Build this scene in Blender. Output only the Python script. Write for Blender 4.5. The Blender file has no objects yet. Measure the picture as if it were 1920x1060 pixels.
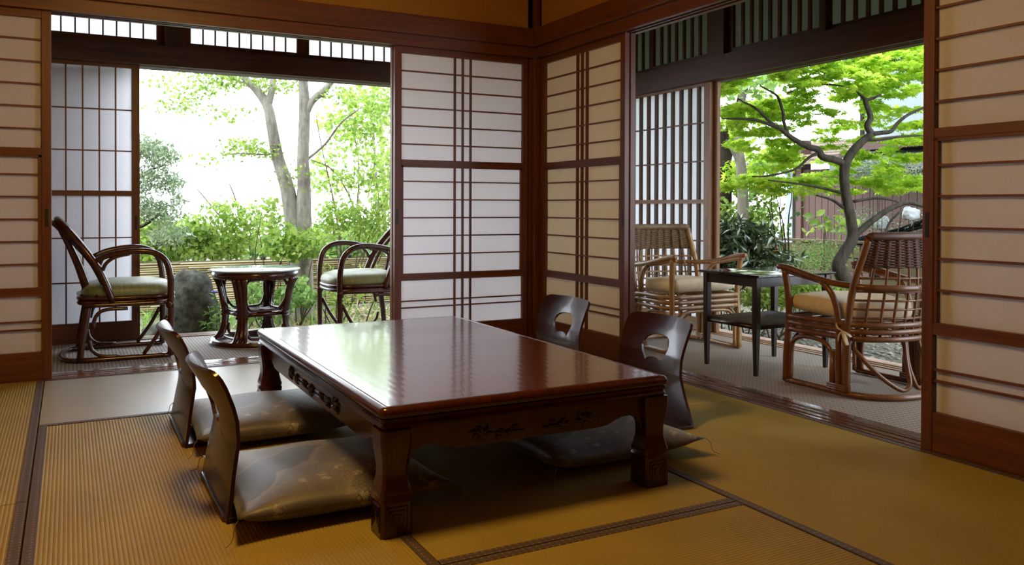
import bpy, bmesh, math, random
import numpy as np
from mathutils import Vector, Matrix

random.seed(7)
rng = np.random.default_rng(7)
SC = bpy.context.scene
COL = SC.collection
PI = math.pi

# ------------------------------------------------------------------ camera
F_PX, CX, CY = 1557.85, 960.0, 402.53
CAM = Vector((-2.66189, -4.64237, 0.85352))
PITCH, ROLL, YAW = -0.00948298, 0.00306636, 1.08050133
FW = Vector((math.cos(PITCH) * math.cos(YAW), math.cos(PITCH) * math.sin(YAW), math.sin(PITCH)))
_r = FW.cross(Vector((0, 0, 1))).normalized()
_u = _r.cross(FW)
RT = math.cos(ROLL) * _r + math.sin(ROLL) * _u
UP = -math.sin(ROLL) * _r + math.cos(ROLL) * _u
cam_data = bpy.data.cameras.new('camera')
cam = bpy.data.objects.new('camera', cam_data)
COL.objects.link(cam)
cam.matrix_world = Matrix(((RT.x, UP.x, -FW.x, CAM.x), (RT.y, UP.y, -FW.y, CAM.y), (RT.z, UP.z, -FW.z, CAM.z), (0, 0, 0, 1)))
cam_data.sensor_width = 36.0
cam_data.lens = F_PX / 1920 * 36
cam_data.shift_y = -(530 - CY) / 1920
cam_data.clip_start = 0.05
cam_data.clip_end = 200
SC.camera = cam


def at(px, py, d):
    """world point seen at a pixel of the 1920x1060 photograph, d metres away along the optical axis"""
    return CAM + d * (FW + RT * ((px - CX) / F_PX) - UP * ((py - CY) / F_PX))


# ------------------------------------------------------------------ light
SC.view_settings.view_transform = 'Standard'
SC.view_settings.look = 'None'
SC.view_settings.exposure = 0.0
SC.view_settings.gamma = 1.0
SC.view_settings.use_curve_mapping = False
SC.cycles.use_denoising = True
SC.cycles.diffuse_bounces = 5
SC.cycles.transparent_max_bounces = 8
SC.cycles.sample_clamp_indirect = 12
SKY_STRENGTH = 7.0
LAMP_POWER = 54
LAMP_DOWN = 11
wd = bpy.data.worlds.new('overcast_sky')
SC.world = wd
wd.use_nodes = True
bg = wd.node_tree.nodes['Background']
bg.inputs['Color'].default_value = (0.86, 0.93, 1.03, 1)
bg.inputs['Strength'].default_value = SKY_STRENGTH
ld = bpy.data.lights.new('ceiling_lamp_light', 'POINT')
ld.shadow_soft_size = 0.2
ld.energy = LAMP_POWER
ld.color = (1.0, 0.59, 0.17)
lo = bpy.data.objects.new('ceiling_lamp_light', ld)
COL.objects.link(lo)
lo.location = (-2.2, -2.45, 1.97)
ld2 = bpy.data.lights.new('ceiling_lamp_diffuser_light', 'AREA')
ld2.shape = 'DISK'
ld2.size = 0.5
ld2.energy = LAMP_DOWN
ld2.color = (1.0, 0.59, 0.17)
lo2 = bpy.data.objects.new('ceiling_lamp_diffuser_light', ld2)
COL.objects.link(lo2)
lo2.location = (-2.2, -2.45, 2.19)


# ------------------------------------------------------------------ materials
def lin(c):
    return tuple((x / 255 / 12.92) if x / 255 <= 0.04045 else ((x / 255 + 0.055) / 1.055) ** 2.4 for x in c) + (1,)


class NT:
    def __init__(s, name):
        s.m = bpy.data.materials.new(name)
        s.m.use_nodes = True
        s.t = s.m.node_tree
        s.t.nodes.clear()
        s.out = s.n('ShaderNodeOutputMaterial')

    def n(s, typ, **kw):
        nd = s.t.nodes.new(typ)
        for k, v in kw.items():
            if k in nd.inputs:
                nd.inputs[k].default_value = v
            else:
                setattr(nd, k, v)
        return nd

    def l(s, a, b):
        s.t.links.new(a, b)

    def coord(s, scale=(1, 1, 1), kind='Object'):
        tc = s.n('ShaderNodeTexCoord')
        mp = s.n('ShaderNodeMapping')
        mp.inputs['Scale'].default_value = scale
        s.l(tc.outputs[kind], mp.inputs['Vector'])
        return mp.outputs['Vector']

    def noise(s, vec, scale, detail=4, rough=0.5, dist=0.0):
        nd = s.n('ShaderNodeTexNoise')
        nd.inputs['Scale'].default_value = scale
        nd.inputs['Detail'].default_value = detail
        nd.inputs['Roughness'].default_value = rough
        nd.inputs['Distortion'].default_value = dist
        if vec is not None:
            s.l(vec, nd.inputs['Vector'])
        return nd.outputs['Fac']

    def ramp(s, fac, stops, interp='LINEAR'):
        nd = s.n('ShaderNodeValToRGB')
        cr = nd.color_ramp
        cr.interpolation = interp
        while len(cr.elements) < len(stops):
            cr.elements.new(0.5)
        for e, (p, c) in zip(cr.elements, stops):
            e.position = p
            e.color = c
        s.l(fac, nd.inputs['Fac'])
        return nd.outputs['Color']

    def math(s, op, a, b=0.0, c=0.0):
        nd = s.n('ShaderNodeMath', operation=op)
        for i, v in enumerate((a, b, c)):
            if isinstance(v, (int, float)):
                nd.inputs[i].default_value = v
            else:
                s.l(v, nd.inputs[i])
        return nd.outputs[0]

    def mix(s, fac, a, b, mode='MIX'):
        nd = s.n('ShaderNodeMix', data_type='RGBA', blend_type=mode)
        for i, v in ((0, fac), (6, a), (7, b)):
            if isinstance(v, (int, float)) or isinstance(v, tuple):
                nd.inputs[i].default_value = v
            else:
                s.l(v, nd.inputs[i])
        return nd.outputs[2]

    def bump(s, h, strength=0.3, dist=0.01):
        nd = s.n('ShaderNodeBump')
        nd.inputs['Strength'].default_value = strength
        nd.inputs['Distance'].default_value = dist
        s.l(h, nd.inputs['Height'])
        return nd.outputs['Normal']

    def pbr(s, color, rough=0.5, normal=None, spec=0.5, coat=0.0, coat_rough=0.1, metal=0.0, sheen=0.0):
        p = s.n('ShaderNodeBsdfPrincipled')
        for k, v in (('Base Color', color), ('Roughness', rough)):
            if isinstance(v, (float, int, tuple)):
                p.inputs[k].default_value = v
            else:
                s.l(v, p.inputs[k])
        p.inputs['Specular IOR Level'].default_value = spec
        p.inputs['Metallic'].default_value = metal
        p.inputs['Coat Weight'].default_value = coat
        p.inputs['Coat Roughness'].default_value = coat_rough
        p.inputs['Sheen Weight'].default_value = sheen
        if normal is not None:
            s.l(normal, p.inputs['Normal'])
        return p.outputs['BSDF']

    def end(s, sh):
        s.l(sh, s.out.inputs['Surface'])
        return s.m


def wood(name, dark, light, axis='z', rough=0.45, coat=0.0, grain=1.0, bump=0.15, spec=0.5):
    t = NT(name)
    sc = {'x': (0.8, 14, 14), 'y': (14, 0.8, 14), 'z': (14, 14, 0.8)}[axis]
    v = t.coord(tuple(a * grain for a in sc))
    n1 = t.noise(v, 2.2, 6, 0.6, 0.6)
    n2 = t.noise(v, 9.0, 4, 0.6, 0.2)
    f = t.math('MULTIPLY_ADD', n2, 0.45, t.math('MULTIPLY', n1, 0.6))
    c = t.ramp(f, [(0.3, lin(dark)), (0.72, lin(light))])
    return t.end(t.pbr(c, rough, t.bump(f, bump, 0.002), spec=spec, coat=coat))


def plain(name, col, rough=0.5, var=0.08, scale=30, bump=0.1, **kw):
    t = NT(name)
    v = t.coord()
    n = t.noise(v, scale, 5, 0.6)
    a = lin(col)
    lo_ = tuple(x * (1 - var * 2) for x in a[:3]) + (1,)
    hi_ = tuple(min(1, x * (1 + var * 2)) for x in a[:3]) + (1,)
    c = t.ramp(n, [(0.3, lo_), (0.7, hi_)])
    return t.end(t.pbr(c, rough, t.bump(n, bump, 0.004), **kw))


M = {}
RED_D, RED_L = (62, 28, 12), (116, 62, 27)
for ax in 'xyz':
    M['wood_' + ax] = wood('cedar_' + ax, RED_D, RED_L, ax, 0.42)
    M['dark_' + ax] = wood('dark_cedar_' + ax, (46, 24, 13), (92, 54, 30), ax, 0.55)
    M['pale_' + ax] = wood('pale_cedar_' + ax, (92, 60, 34), (150, 108, 66), ax, 0.5)
M['muntin'] = wood('muntin_wood', (76, 36, 16), (124, 66, 30), 'x', 0.5)
M['slat'] = wood('slat_wood', (58, 36, 20), (88, 58, 34), 'z', 0.6)
M['lacquer_sill'] = wood('polished_sill', (72, 42, 28), (132, 92, 66), 'x', 0.24, coat=0.4, bump=0.0)
M['lacquer_sill_y'] = wood('polished_sill_along', (60, 36, 24), (112, 78, 56), 'y', 0.26, coat=0.4, bump=0.0)


def paper_mat(name, col, trans):
    t = NT(name)
    v = t.coord()
    n = t.noise(v, 90, 4, 0.7)
    c = t.ramp(n, [(0.3, tuple(x * 0.95 for x in lin(col)[:3]) + (1,)), (0.7, lin(col))])
    d = t.n('ShaderNodeBsdfDiffuse')
    tr = t.n('ShaderNodeBsdfTranslucent')
    t.l(c, d.inputs['Color'])
    t.l(c, tr.inputs['Color'])
    mx = t.n('ShaderNodeMixShader')
    mx.inputs[0].default_value = trans
    t.l(d.outputs[0], mx.inputs[1])
    t.l(tr.outputs[0], mx.inputs[2])
    return t.end(mx.outputs[0])


M['paper'] = paper_mat('shoji_paper', (240, 240, 243), 0.52)
M['paper_lamp_tint'] = paper_mat('lamp_tinted_shoji_paper', (240, 231, 212), 0.52)  # cream colour stands in for warm lamp light on the corner door
M['paper_thin'] = paper_mat('thin_shoji_paper', (247, 247, 250), 0.82)
M['frost'] = paper_mat('frosted_pane', (248, 249, 250), 0.72)
M['frost_dim'] = paper_mat('shade_dimmed_frosted_pane', (150, 154, 136), 0.7)  # dim green colour stands in for eave shade and the maple outside


def tatami_mat_material(name='woven_rush', rough=0.55, spec=0.2, coat=0.0):
    t = NT(name)
    v = t.coord()
    n1 = t.noise(v, 2.5, 3, 0.5)
    vr = t.coord((60, 60, 1))
    n2 = t.noise(vr, 6, 3, 0.6)
    f = t.math('MULTIPLY_ADD', n2, 0.5, t.math('MULTIPLY', n1, 0.5))
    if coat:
        c = t.ramp(f, [(0.3, lin((150, 142, 116))), (0.55, lin((166, 157, 130))), (0.75, lin((178, 169, 142)))])  # same rush, painted paler to stand in for its grazing sheen
    else:
        c = t.ramp(f, [(0.3, lin((136, 118, 52))), (0.55, lin((158, 138, 66))), (0.75, lin((172, 152, 80)))])
    return t.end(t.pbr(c, rough, t.bump(n2, 0.2, 0.002), spec=spec, coat=coat, coat_rough=0.36))


M['rush'] = tatami_mat_material()
M['rush_sheen'] = tatami_mat_material('woven_rush_painted_sheen', 0.4, 0.9, 0.7)


def heri():
    t = NT('mat_border_cloth')
    v = t.coord()
    vo = t.n('ShaderNodeTexVoronoi', voronoi_dimensions='2D')
    vo.inputs['Scale'].default_value = 52
    vo.inputs['Randomness'].default_value = 0.1
    t.l(v, vo.inputs['Vector'])
    c = t.ramp(vo.outputs['Distance'], [(0.0, lin((160, 142, 122))), (0.09, lin((140, 122, 104))), (0.15, lin((88, 73, 66))), (0.45, lin((84, 69, 63))), (0.6, lin((70, 57, 53))), (1, lin((66, 53, 50)))])
    return t.end(t.pbr(c, 0.6, t.bump(t.noise(v, 600, 2), 0.2, 0.001), spec=0.4))


M['heri'] = heri()
M['plaster'] = plain('ochre_plaster', (158, 112, 46), 0.9, 0.05, 60, 0.15, spec=0.1)
M['ceil'] = wood('ceiling_boards', (110, 74, 40), (150, 104, 60), 'x', 0.6)


def tabletop_mat():
    t = NT('lacquered_zelkova')
    v = t.coord((1.0, 0.34, 1.0))
    w = t.n('ShaderNodeTexWave', wave_type='BANDS', bands_direction='X')
    w.inputs['Scale'].default_value = 9
    w.inputs['Distortion'].default_value = 9
    w.inputs['Detail'].default_value = 3
    w.inputs['Detail Scale'].default_value = 0.8
    t.l(v, w.inputs['Vector'])
    v2 = t.coord((60, 2.5, 10))
    n = t.noise(v2, 3, 4, 0.6)
    f = t.math('MULTIPLY_ADD', n, 0.5, t.math('MULTIPLY', w.outputs['Fac'], 0.5))
    c = t.ramp(f, [(0.2, lin((58, 22, 12))), (0.6, lin((92, 40, 20))), (0.85, lin((108, 52, 28)))])
    nb = t.bump(t.math('MULTIPLY_ADD', n, 0.12, w.outputs['Fac']), 0.05, 0.0012)
    sh = t.pbr(c, 0.2, nb, spec=0.6, coat=0.85, coat_rough=0.1)
    t.l(nb, sh.node.inputs['Coat Normal'])
    return t.end(sh)


M['tabletop'] = tabletop_mat()
M['lacquer'] = wood('red_brown_lacquer', (46, 17, 9), (80, 33, 16), 'z', 0.24, coat=0.3, bump=0.02)
M['carve'] = plain('carved_lacquer', (48, 20, 10), 0.3, 0.1, 60, 0.1, coat=0.3)
M['zaisu'] = wood('bent_plywood_lacquer', (32, 12, 9), (56, 22, 16), 'z', 0.27, coat=0.25, bump=0.015, spec=0.45)


def cushion_mat():
    t = NT('brocade')
    v = t.coord()
    n = t.noise(v, 2.9, 1.0, 0.4, 0.25)
    wob = t.noise(v, 26, 1.0, 0.4)
    n = t.math('MULTIPLY_ADD', wob, 0.05, n)
    cl = t.ramp(n, [(0.0, lin((58, 56, 60))), (0.46, lin((60, 58, 62))), (0.466, lin((104, 99, 92))), (0.485, lin((100, 95, 91))),
                    (0.49, lin((84, 81, 85))), (0.60, lin((90, 86, 88))), (0.606, lin((106, 101, 94))), (0.625, lin((100, 95, 91))), (0.63, lin((74, 71, 76))), (1, lin((74, 71, 76)))])
    sp = t.noise(v, 260, 2, 0.6)
    spk = t.ramp(sp, [(0.5, (0, 0, 0, 1)), (0.6, (1, 1, 1, 1))])
    n3 = t.noise(v, 3.3, 1, 0.4)
    msk = t.ramp(n3, [(0.46, (0, 0, 0, 1)), (0.54, (1, 1, 1, 1))])
    c1 = t.mix(t.math('MULTIPLY', t.math('MULTIPLY', spk, msk), 0.75), cl, lin((138, 131, 120)))
    vo = t.n('ShaderNodeTexVoronoi', voronoi_dimensions='2D')
    vo.inputs['Scale'].default_value = 13
    vo.inputs['Randomness'].default_value = 0.9
    t.l(v, vo.inputs['Vector'])
    pet = t.noise(v, 95, 1, 0.4)
    fl = t.math('LESS_THAN', t.math('MULTIPLY_ADD', pet, 0.62, vo.outputs['Distance']), 0.44)
    c2 = t.mix(t.math('MULTIPLY', t.math('MULTIPLY', fl, msk), 0.8), c1, lin((158, 151, 140)))
    return t.end(t.pbr(c2, 0.48, t.bump(t.noise(v, 900, 2), 0.15, 0.0008), spec=0.5, sheen=0.25))


M['brocade'] = cushion_mat()
M['thread'] = plain('tassel_thread', (120, 100, 70), 0.7)
M['rattan_dark'] = wood('dark_rattan', (38, 16, 10), (84, 42, 26), 'z', 0.26, coat=0.35, bump=0.05)
M['rattan_honey'] = wood('honey_rattan', (82, 48, 22), (130, 82, 42), 'z', 0.36, coat=0.2, bump=0.06)
M['rattan_weave'] = wood('woven_rattan', (58, 32, 15), (100, 60, 30), 'x', 0.5, bump=0.2)
M['rattan_pale'] = wood('pale_rattan', (118, 86, 48), (176, 138, 88), 'z', 0.32, coat=0.3, bump=0.06)
M['weave_pale'] = wood('pale_woven_rattan', (74, 54, 32), (138, 108, 72), 'x', 0.5, bump=0.2)


def green_seat():
    t = NT('green_striped_silk')
    v = t.coord((1, 1, 1))
    n = t.noise(t.coord((90, 3, 3)), 3, 3, 0.6)
    c = t.ramp(n, [(0.3, lin((102, 114, 68))), (0.7, lin((144, 156, 108)))])
    return t.end(t.pbr(c, 0.4, t.bump(n, 0.15, 0.002), sheen=0.3))


M['green_silk'] = green_seat()
M['cream'] = plain('cream_cotton', (224, 210, 182), 0.85, 0.05, 25, 0.12, spec=0.2)
M['blackwood'] = wood('blackened_wood', (22, 14, 10), (44, 28, 20), 'z', 0.3, coat=0.1, bump=0.02)
M['blackwood_gloss'] = wood('polished_blackened_wood', (22, 14, 10), (44, 28, 20), 'x', 0.12, coat=0.6, bump=0.0)
M['cord'] = plain('dark_paper_cord', (78, 70, 62), 0.6, 0.2, 120, 0.3)


def glass_mat():
    t = NT('greenish_glass')
    g = t.n('ShaderNodeBsdfPrincipled')
    g.inputs['Base Color'].default_value = lin((214, 232, 228))  # pale diffuse base stands in for the sky reflected in the top
    g.inputs['Roughness'].default_value = 0.08
    g.inputs['Transmission Weight'].default_value = 0.3
    g.inputs['IOR'].default_value = 1.5
    return t.end(g.outputs[0])


M['glass'] = glass_mat()


def carpet_a():
    t = NT('ribbed_carpet')
    v = t.coord()
    w = t.n('ShaderNodeTexWave', wave_type='BANDS', bands_direction='X')
    w.inputs['Scale'].default_value = 17
    w.inputs['Distortion'].default_value = 0.4
    t.l(v, w.inputs['Vector'])
    n = t.noise(v, 160, 3, 0.7)
    f = t.math('MULTIPLY_ADD', n, 0.35, t.math('MULTIPLY', w.outputs['Fac'], 0.65))
    c = t.ramp(f, [(0.15, lin((50, 42, 36))), (0.5, lin((98, 86, 74))), (0.85, lin((138, 126, 112)))])
    return t.end(t.pbr(c, 0.8, t.bump(f, 0.6, 0.004), spec=0.35, sheen=0.3))


def carpet_b():
    t = NT('basketweave_carpet')
    v = t.coord()
    w1 = t.n('ShaderNodeTexWave', wave_type='BANDS', bands_direction='X', wave_profile='SIN')
    w2 = t.n('ShaderNodeTexWave', wave_type='BANDS', bands_direction='Y', wave_profile='SIN')
    for w in (w1, w2):
        w.inputs['Scale'].default_value = 13
        w.inputs['Distortion'].default_value = 0.5
        t.l(v, w.inputs['Vector'])
    n = t.noise(v, 220, 3, 0.7)
    pr = t.math('MULTIPLY', w1.outputs['Fac'], w2.outputs['Fac'])
    f = t.math('MULTIPLY_ADD', n, 0.3, t.math('MULTIPLY', pr, 0.8))
    c = t.ramp(f, [(0.1, lin((136, 118, 92))), (0.35, lin((122, 106, 84))), (0.7, lin((76, 62, 48)))])
    return t.end(t.pbr(c, 0.9, t.bump(f, -0.5, 0.004), spec=0.25, sheen=0.2))


M['carpet_a'] = carpet_a()
M['carpet_b'] = carpet_b()
M['tile'] = plain('pinkish_terracotta', (186, 158, 142), 0.75, 0.08, 18, 0.2)


def leaf(name, c1, c2, trans=0.45, rough=0.45, spec=0.4):
    t = NT(name)
    oi = t.n('ShaderNodeAttribute', attribute_name='tone')
    c = t.ramp(oi.outputs['Fac'], [(0.0, lin(c1)), (1.0, lin(c2))])
    p = t.pbr(c, rough, spec=spec)
    tr = t.n('ShaderNodeBsdfTranslucent')
    t.l(c, tr.inputs['Color'])
    mx = t.n('ShaderNodeMixShader')
    mx.inputs[0].default_value = trans
    t.l(p, mx.inputs[1])
    t.l(tr.outputs[0], mx.inputs[2])
    return t.end(mx.outputs[0])


M['maple'] = leaf('maple_leaf', (150, 196, 56), (218, 234, 92), 0.62)
M['leaf_bright'] = leaf('young_leaf', (96, 132, 44), (166, 188, 90), 0.5)
M['leaf_mid'] = leaf('mid_leaf', (88, 126, 58), (146, 176, 96), 0.45)
M['leaf_grey'] = leaf('grey_green_leaf', (98, 116, 84), (146, 162, 126), 0.35)
M['leaf_dark'] = leaf('glossy_dark_leaf', (48, 68, 40), (94, 114, 74), 0.15, 0.2, 1.0)
M['leaf_grass'] = leaf('grass_blade', (90, 128, 48), (150, 184, 84), 0.4)
M['petal'] = leaf('violet_petal', (120, 100, 190), (150, 130, 214), 0.4)
M['straw'] = leaf('dry_straw', (150, 136, 96), (196, 184, 140), 0.2)


def bark(name, d, l, scale=1.0):
    t = NT(name)
    v = t.coord((9 * scale, 9 * scale, 2.2 * scale))
    n = t.noise(v, 2.2, 6, 0.65, 0.4)
    n2 = t.noise(t.coord(), 5 * scale, 4, 0.6)
    f = t.math('MULTIPLY_ADD', n2, 0.5, t.math('MULTIPLY', n, 0.5))
    c = t.ramp(f, [(0.32, lin(d)), (0.66, lin(l))])
    return t.end(t.pbr(c, 0.85, t.bump(n, 0.7, 0.02), spec=0.2))


M['bark_pale'] = bark('pale_bark', (68, 66, 56), (158, 154, 140))
M['bark_mid'] = bark('mid_grey_bark', (70, 66, 56), (120, 114, 98))
M['bark_dark'] = bark('dark_bark', (26, 22, 18), (54, 47, 38))
M['bark_maple'] = bark('maple_bark', (34, 31, 26), (82, 77, 66), 1.6)
M['twig'] = plain('twig', (74, 62, 44), 0.8)
M['rock'] = plain('mossy_rock', (62, 64, 54), 0.9, 0.42, 16, 1.0, spec=0.2)
M['bamboo'] = wood('weathered_bamboo', (140, 126, 88), (190, 176, 132), 'x', 0.5)
M['plank'] = wood('weathered_plank', (70, 60, 38), (116, 101, 66), 'x', 0.75)
M['siding'] = wood('red_brown_siding', (66, 44, 36), (94, 66, 56), 'z', 0.7)
M['pale_wall'] = plain('pale_blue_grey_wall', (140, 150, 154), 0.8, 0.03)
M['steel'] = plain('blue_grey_sheet', (150, 162, 174), 0.5, 0.04)
M['eave'] = plain('grey_eave_metal', (96, 100, 100), 0.5, 0.06)
M['tarp'] = plain('black_tarpaulin', (20, 22, 22), 0.9, 0.1, spec=0.1)
M['bag'] = plain('white_plastic_bag', (176, 180, 184), 0.4, 0.03, 14, 0.4)
M['roof_tile'] = plain('grey_brown_roof', (120, 104, 92), 0.8, 0.1)


def ground_mat():
    t = NT('garden_soil')
    v = t.coord()
    n = t.noise(v, 1.6, 4, 0.6)
    n2 = t.noise(v, 55, 4, 0.7)
    f = t.math('MULTIPLY_ADD', n2, 0.65, t.math('MULTIPLY', n, 0.4))
    c = t.ramp(f, [(0.3, lin((58, 56, 46))), (0.5, lin((104, 100, 84))), (0.62, lin((142, 138, 122))), (0.75, lin((110, 116, 76)))])
    return t.end(t.pbr(c, 0.95, t.bump(n2, 0.9, 0.02), spec=0.15))


M['ground'] = ground_mat()
M['gravel'] = plain('grey_pebble', (128, 128, 120), 0.8, 0.25, 12, 0.3)
M['iron'] = plain('dark_finger_pull', (30, 22, 18), 0.4)
M['lamp'] = None


# ------------------------------------------------------------------ mesh builder
class MB:
    def __init__(s):
        s.v, s.f = [], []

    def add(s, vs, fs):
        o = len(s.v)
        s.v += [tuple(p) for p in vs]
        s.f += [tuple(i + o for i in f) for f in fs]
        return s

    def box(s, x0, x1, y0, y1, z0, z1):
        x0, x1 = min(x0, x1), max(x0, x1)
        y0, y1 = min(y0, y1), max(y0, y1)
        z0, z1 = min(z0, z1), max(z0, z1)
        v = [(x0, y0, z0), (x1, y0, z0), (x1, y1, z0), (x0, y1, z0), (x0, y0, z1), (x1, y0, z1), (x1, y1, z1), (x0, y1, z1)]
        return s.add(v, [(0, 3, 2, 1), (4, 5, 6, 7), (0, 1, 5, 4), (1, 2, 6, 5), (2, 3, 7, 6), (3, 0, 4, 7)])

    def loft(s, rings, cap=True, closed=False):
        n = len(rings[0])
        vs = [p for r in rings for p in r]
        fs = []
        R = len(rings)
        for i in range(R if closed else R - 1):
            a, b = i * n, ((i + 1) % R) * n
            for j in range(n):
                k = (j + 1) % n
                fs.append((a + j, a + k, b + k, b + j))
        if cap and not closed:
            fs.append(tuple(range(n - 1, -1, -1)))
            fs.append(tuple((R - 1) * n + j for j in range(n)))
        return s.add(vs, fs)

    def tube(s, pts, r, n=8, smooth=0, closed=False, flat=1.0, flat_axis=None):
        pts = [Vector(p) for p in pts]
        rad = list(r) if isinstance(r, (list, tuple)) else [r] * len(pts)
        if smooth:
            pts, rad = spline(pts, rad, smooth, closed)
        R = len(pts)
        rings = []
        prev = None
        for i in range(R):
            if closed:
                t = pts[(i + 1) % R] - pts[i - 1]
            else:
                t = pts[min(i + 1, R - 1)] - pts[max(i - 1, 0)]
            if t.length < 1e-9:
                t = Vector((0, 0, 1))
            t.normalize()
            if prev is None:
                ref = Vector((0, 0, 1)) if abs(t.z) < 0.9 else Vector((1, 0, 0))
                a = t.cross(ref).normalized()
            else:
                a = (prev - t * prev.dot(t))
                a = a.normalized() if a.length > 1e-6 else t.orthogonal().normalized()
            prev = a
            b = t.cross(a)
            rings.append([pts[i] + rad[i] * (math.cos(2 * PI * k / n) * a + flat * math.sin(2 * PI * k / n) * b) for k in range(n)])
        return s.loft(rings, True, closed)

    def lathe(s, prof, n=32, c=(0, 0, 0), cap=True):
        rings = [[(c[0] + r * math.cos(2 * PI * k / n), c[1] + r * math.sin(2 * PI * k / n), c[2] + z) for k in range(n)] for r, z in prof]
        return s.loft(rings, cap)

    def prism(s, poly, axis, a, b):
        """poly = list of 2-D points; extrude between a and b along axis x / y / z"""
        def P(u, v, w):
            return {'x': (w, u, v), 'y': (u, w, v), 'z': (u, v, w)}[axis]
        n = len(poly)
        v = [P(p[0], p[1], a) for p in poly] + [P(p[0], p[1], b) for p in poly]
        f = [tuple(range(n - 1, -1, -1)), tuple(range(n, 2 * n))] + [(i, (i + 1) % n, n + (i + 1) % n, n + i) for i in range(n)]
        return s.add(v, f)

    def blob(s, c, r, nu=10, nv=7, jit=0.0, seed=0):
        rr = random.Random(seed)
        rings = []
        for i in range(1, nv):
            th = PI * i / nv
            ring = []
            for k in range(nu):
                ph = 2 * PI * k / nu
                q = 1 + jit * (rr.random() * 2 - 1)
                ring.append((c[0] + r[0] * q * math.sin(th) * math.cos(ph), c[1] + r[1] * q * math.sin(th) * math.sin(ph), c[2] - r[2] * q * math.cos(th)))
            rings.append(ring)
        return s.loft(rings, True)

    def build(s, name, mat, parent=None, smooth=False, bevel=0.0, loc=None, fix=True):
        me = bpy.data.meshes.new(name)
        me.from_pydata(s.v, [], s.f)
        if fix:
            bm = bmesh.new()
            bm.from_mesh(me)
            bmesh.ops.recalc_face_normals(bm, faces=bm.faces)
            bm.to_mesh(me)
            bm.free()
        me.update()
        if mat:
            me.materials.append(M[mat] if isinstance(mat, str) else mat)
        if smooth:
            me.shade_smooth()
            if smooth != 'all':
                me.set_sharp_from_angle(angle=math.radians(40))
        o = bpy.data.objects.new(name, me)
        COL.objects.link(o)
        if parent:
            o.parent = parent
        if loc:
            o.location = loc
        if bevel:
            md = o.modifiers.new('edge', 'BEVEL')
            md.width = bevel
            md.segments = 2
            md.limit_method = 'ANGLE'
        return o


def spline(pts, rad, k, closed=False):
    n = len(pts)
    out, ro = [], []
    rngk = n if closed else n - 1
    for i in range(rngk):
        if closed:
            p0, p1, p2, p3 = pts[i - 1], pts[i], pts[(i + 1) % n], pts[(i + 2) % n]
        else:
            p1, p2 = pts[i], pts[i + 1]
            p0 = pts[i - 1] if i > 0 else p1 * 2 - p2
            p3 = pts[i + 2] if i + 2 < n else p2 * 2 - p1
        for j in range(k):
            t = j / k
            out.append(0.5 * ((2 * p1) + (p2 - p0) * t + (2 * p0 - 5 * p1 + 4 * p2 - p3) * t * t + (3 * p1 - p0 - 3 * p2 + p3) * t ** 3))
            ro.append(rad[i] + (rad[(i + 1) % n] - rad[i]) * t)
    if not closed:
        out.append(pts[-1])
        ro.append(rad[-1])
    return out, ro


def tag(o, label, cat=None, group=None, kind=None):
    o['label'] = label
    if cat:
        o['category'] = cat
    if group:
        o['group'] = group
    if kind:
        o['kind'] = kind
    return o


def empty(name, loc, rz=0.0):
    o = bpy.data.objects.new(name, None)
    COL.objects.link(o)
    o.empty_display_size = 0.1
    o.location = loc
    o.rotation_euler = (0, 0, rz)
    return o


def thing(name, label, cat, loc=(0, 0, 0), rz=0.0, group=None):
    return tag(empty(name, loc, rz), label, cat, group)


def struct(name, label, mb, mat, bevel=0.0):
    return tag(mb.build(name, mat, bevel=bevel), label, kind='structure')


def copy_tree(o, parent=None):
    c = o.copy()
    COL.objects.link(c)
    if parent:
        c.parent = parent
    for ch in list(o.children):
        copy_tree(ch, c)
    return c


# ------------------------------------------------------------------ the room shell
XL, YB, ZC = -3.72, -6.2, 2.42
struct('floor', 'dark timber underfloor below the tatami mats and veranda', MB().box(XL, 1.32, YB, 1.28, -0.3, -0.062), 'dark_x')
fl2 = struct('trim_1', 'plain boards under the matted area at the back of the room', MB().box(XL, -0.02, YB, -3.66, -0.06, 0.0), 'dark_x')
struct('ceiling', 'brown board ceiling above the tatami room', MB().box(XL, 0.05, YB, 0.05, ZC, ZC + 0.05), 'ceil')
struct('wall_left', 'ochre plaster wall above the lintel of the garden side', MB().box(XL, 0.0, 0.0, 0.07, 1.985, ZC + 0.01), 'plaster')
struct('wall_right', 'ochre plaster wall above the lintel of the maple side', MB().box(0.0, 0.07, -3.72, 0.0, 1.985, ZC + 0.01), 'plaster')
struct('wall_side', 'ochre plaster side wall at the far left of the room', MB().box(XL - 0.08, XL, YB, 0.07, -0.06, ZC), 'plaster')
struct('wall_rear', 'ochre plaster wall behind the viewpoint', MB().box(XL, 1.3, YB - 0.08, YB, -0.06, ZC), 'plaster')
struct('wall_return', 'ochre plaster wall past the last paper door on the maple side', MB().box(0.0, 0.07, YB, -3.72, -0.06, ZC), 'plaster')
# lintel boards (nageshi) and the grooved head tracks (kamoi)
struct('trim_2', 'long red-brown lintel board over the garden side paper doors', MB().box(XL, -0.065, -0.065, 0.0, 1.866, 1.980), 'wood_x', 0.003)
struct('trim_3', 'long red-brown lintel board over the maple side paper doors', MB().box(-0.065, 0.0, -3.72, 0.0, 1.866, 1.980), 'wood_y', 0.003)


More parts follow.
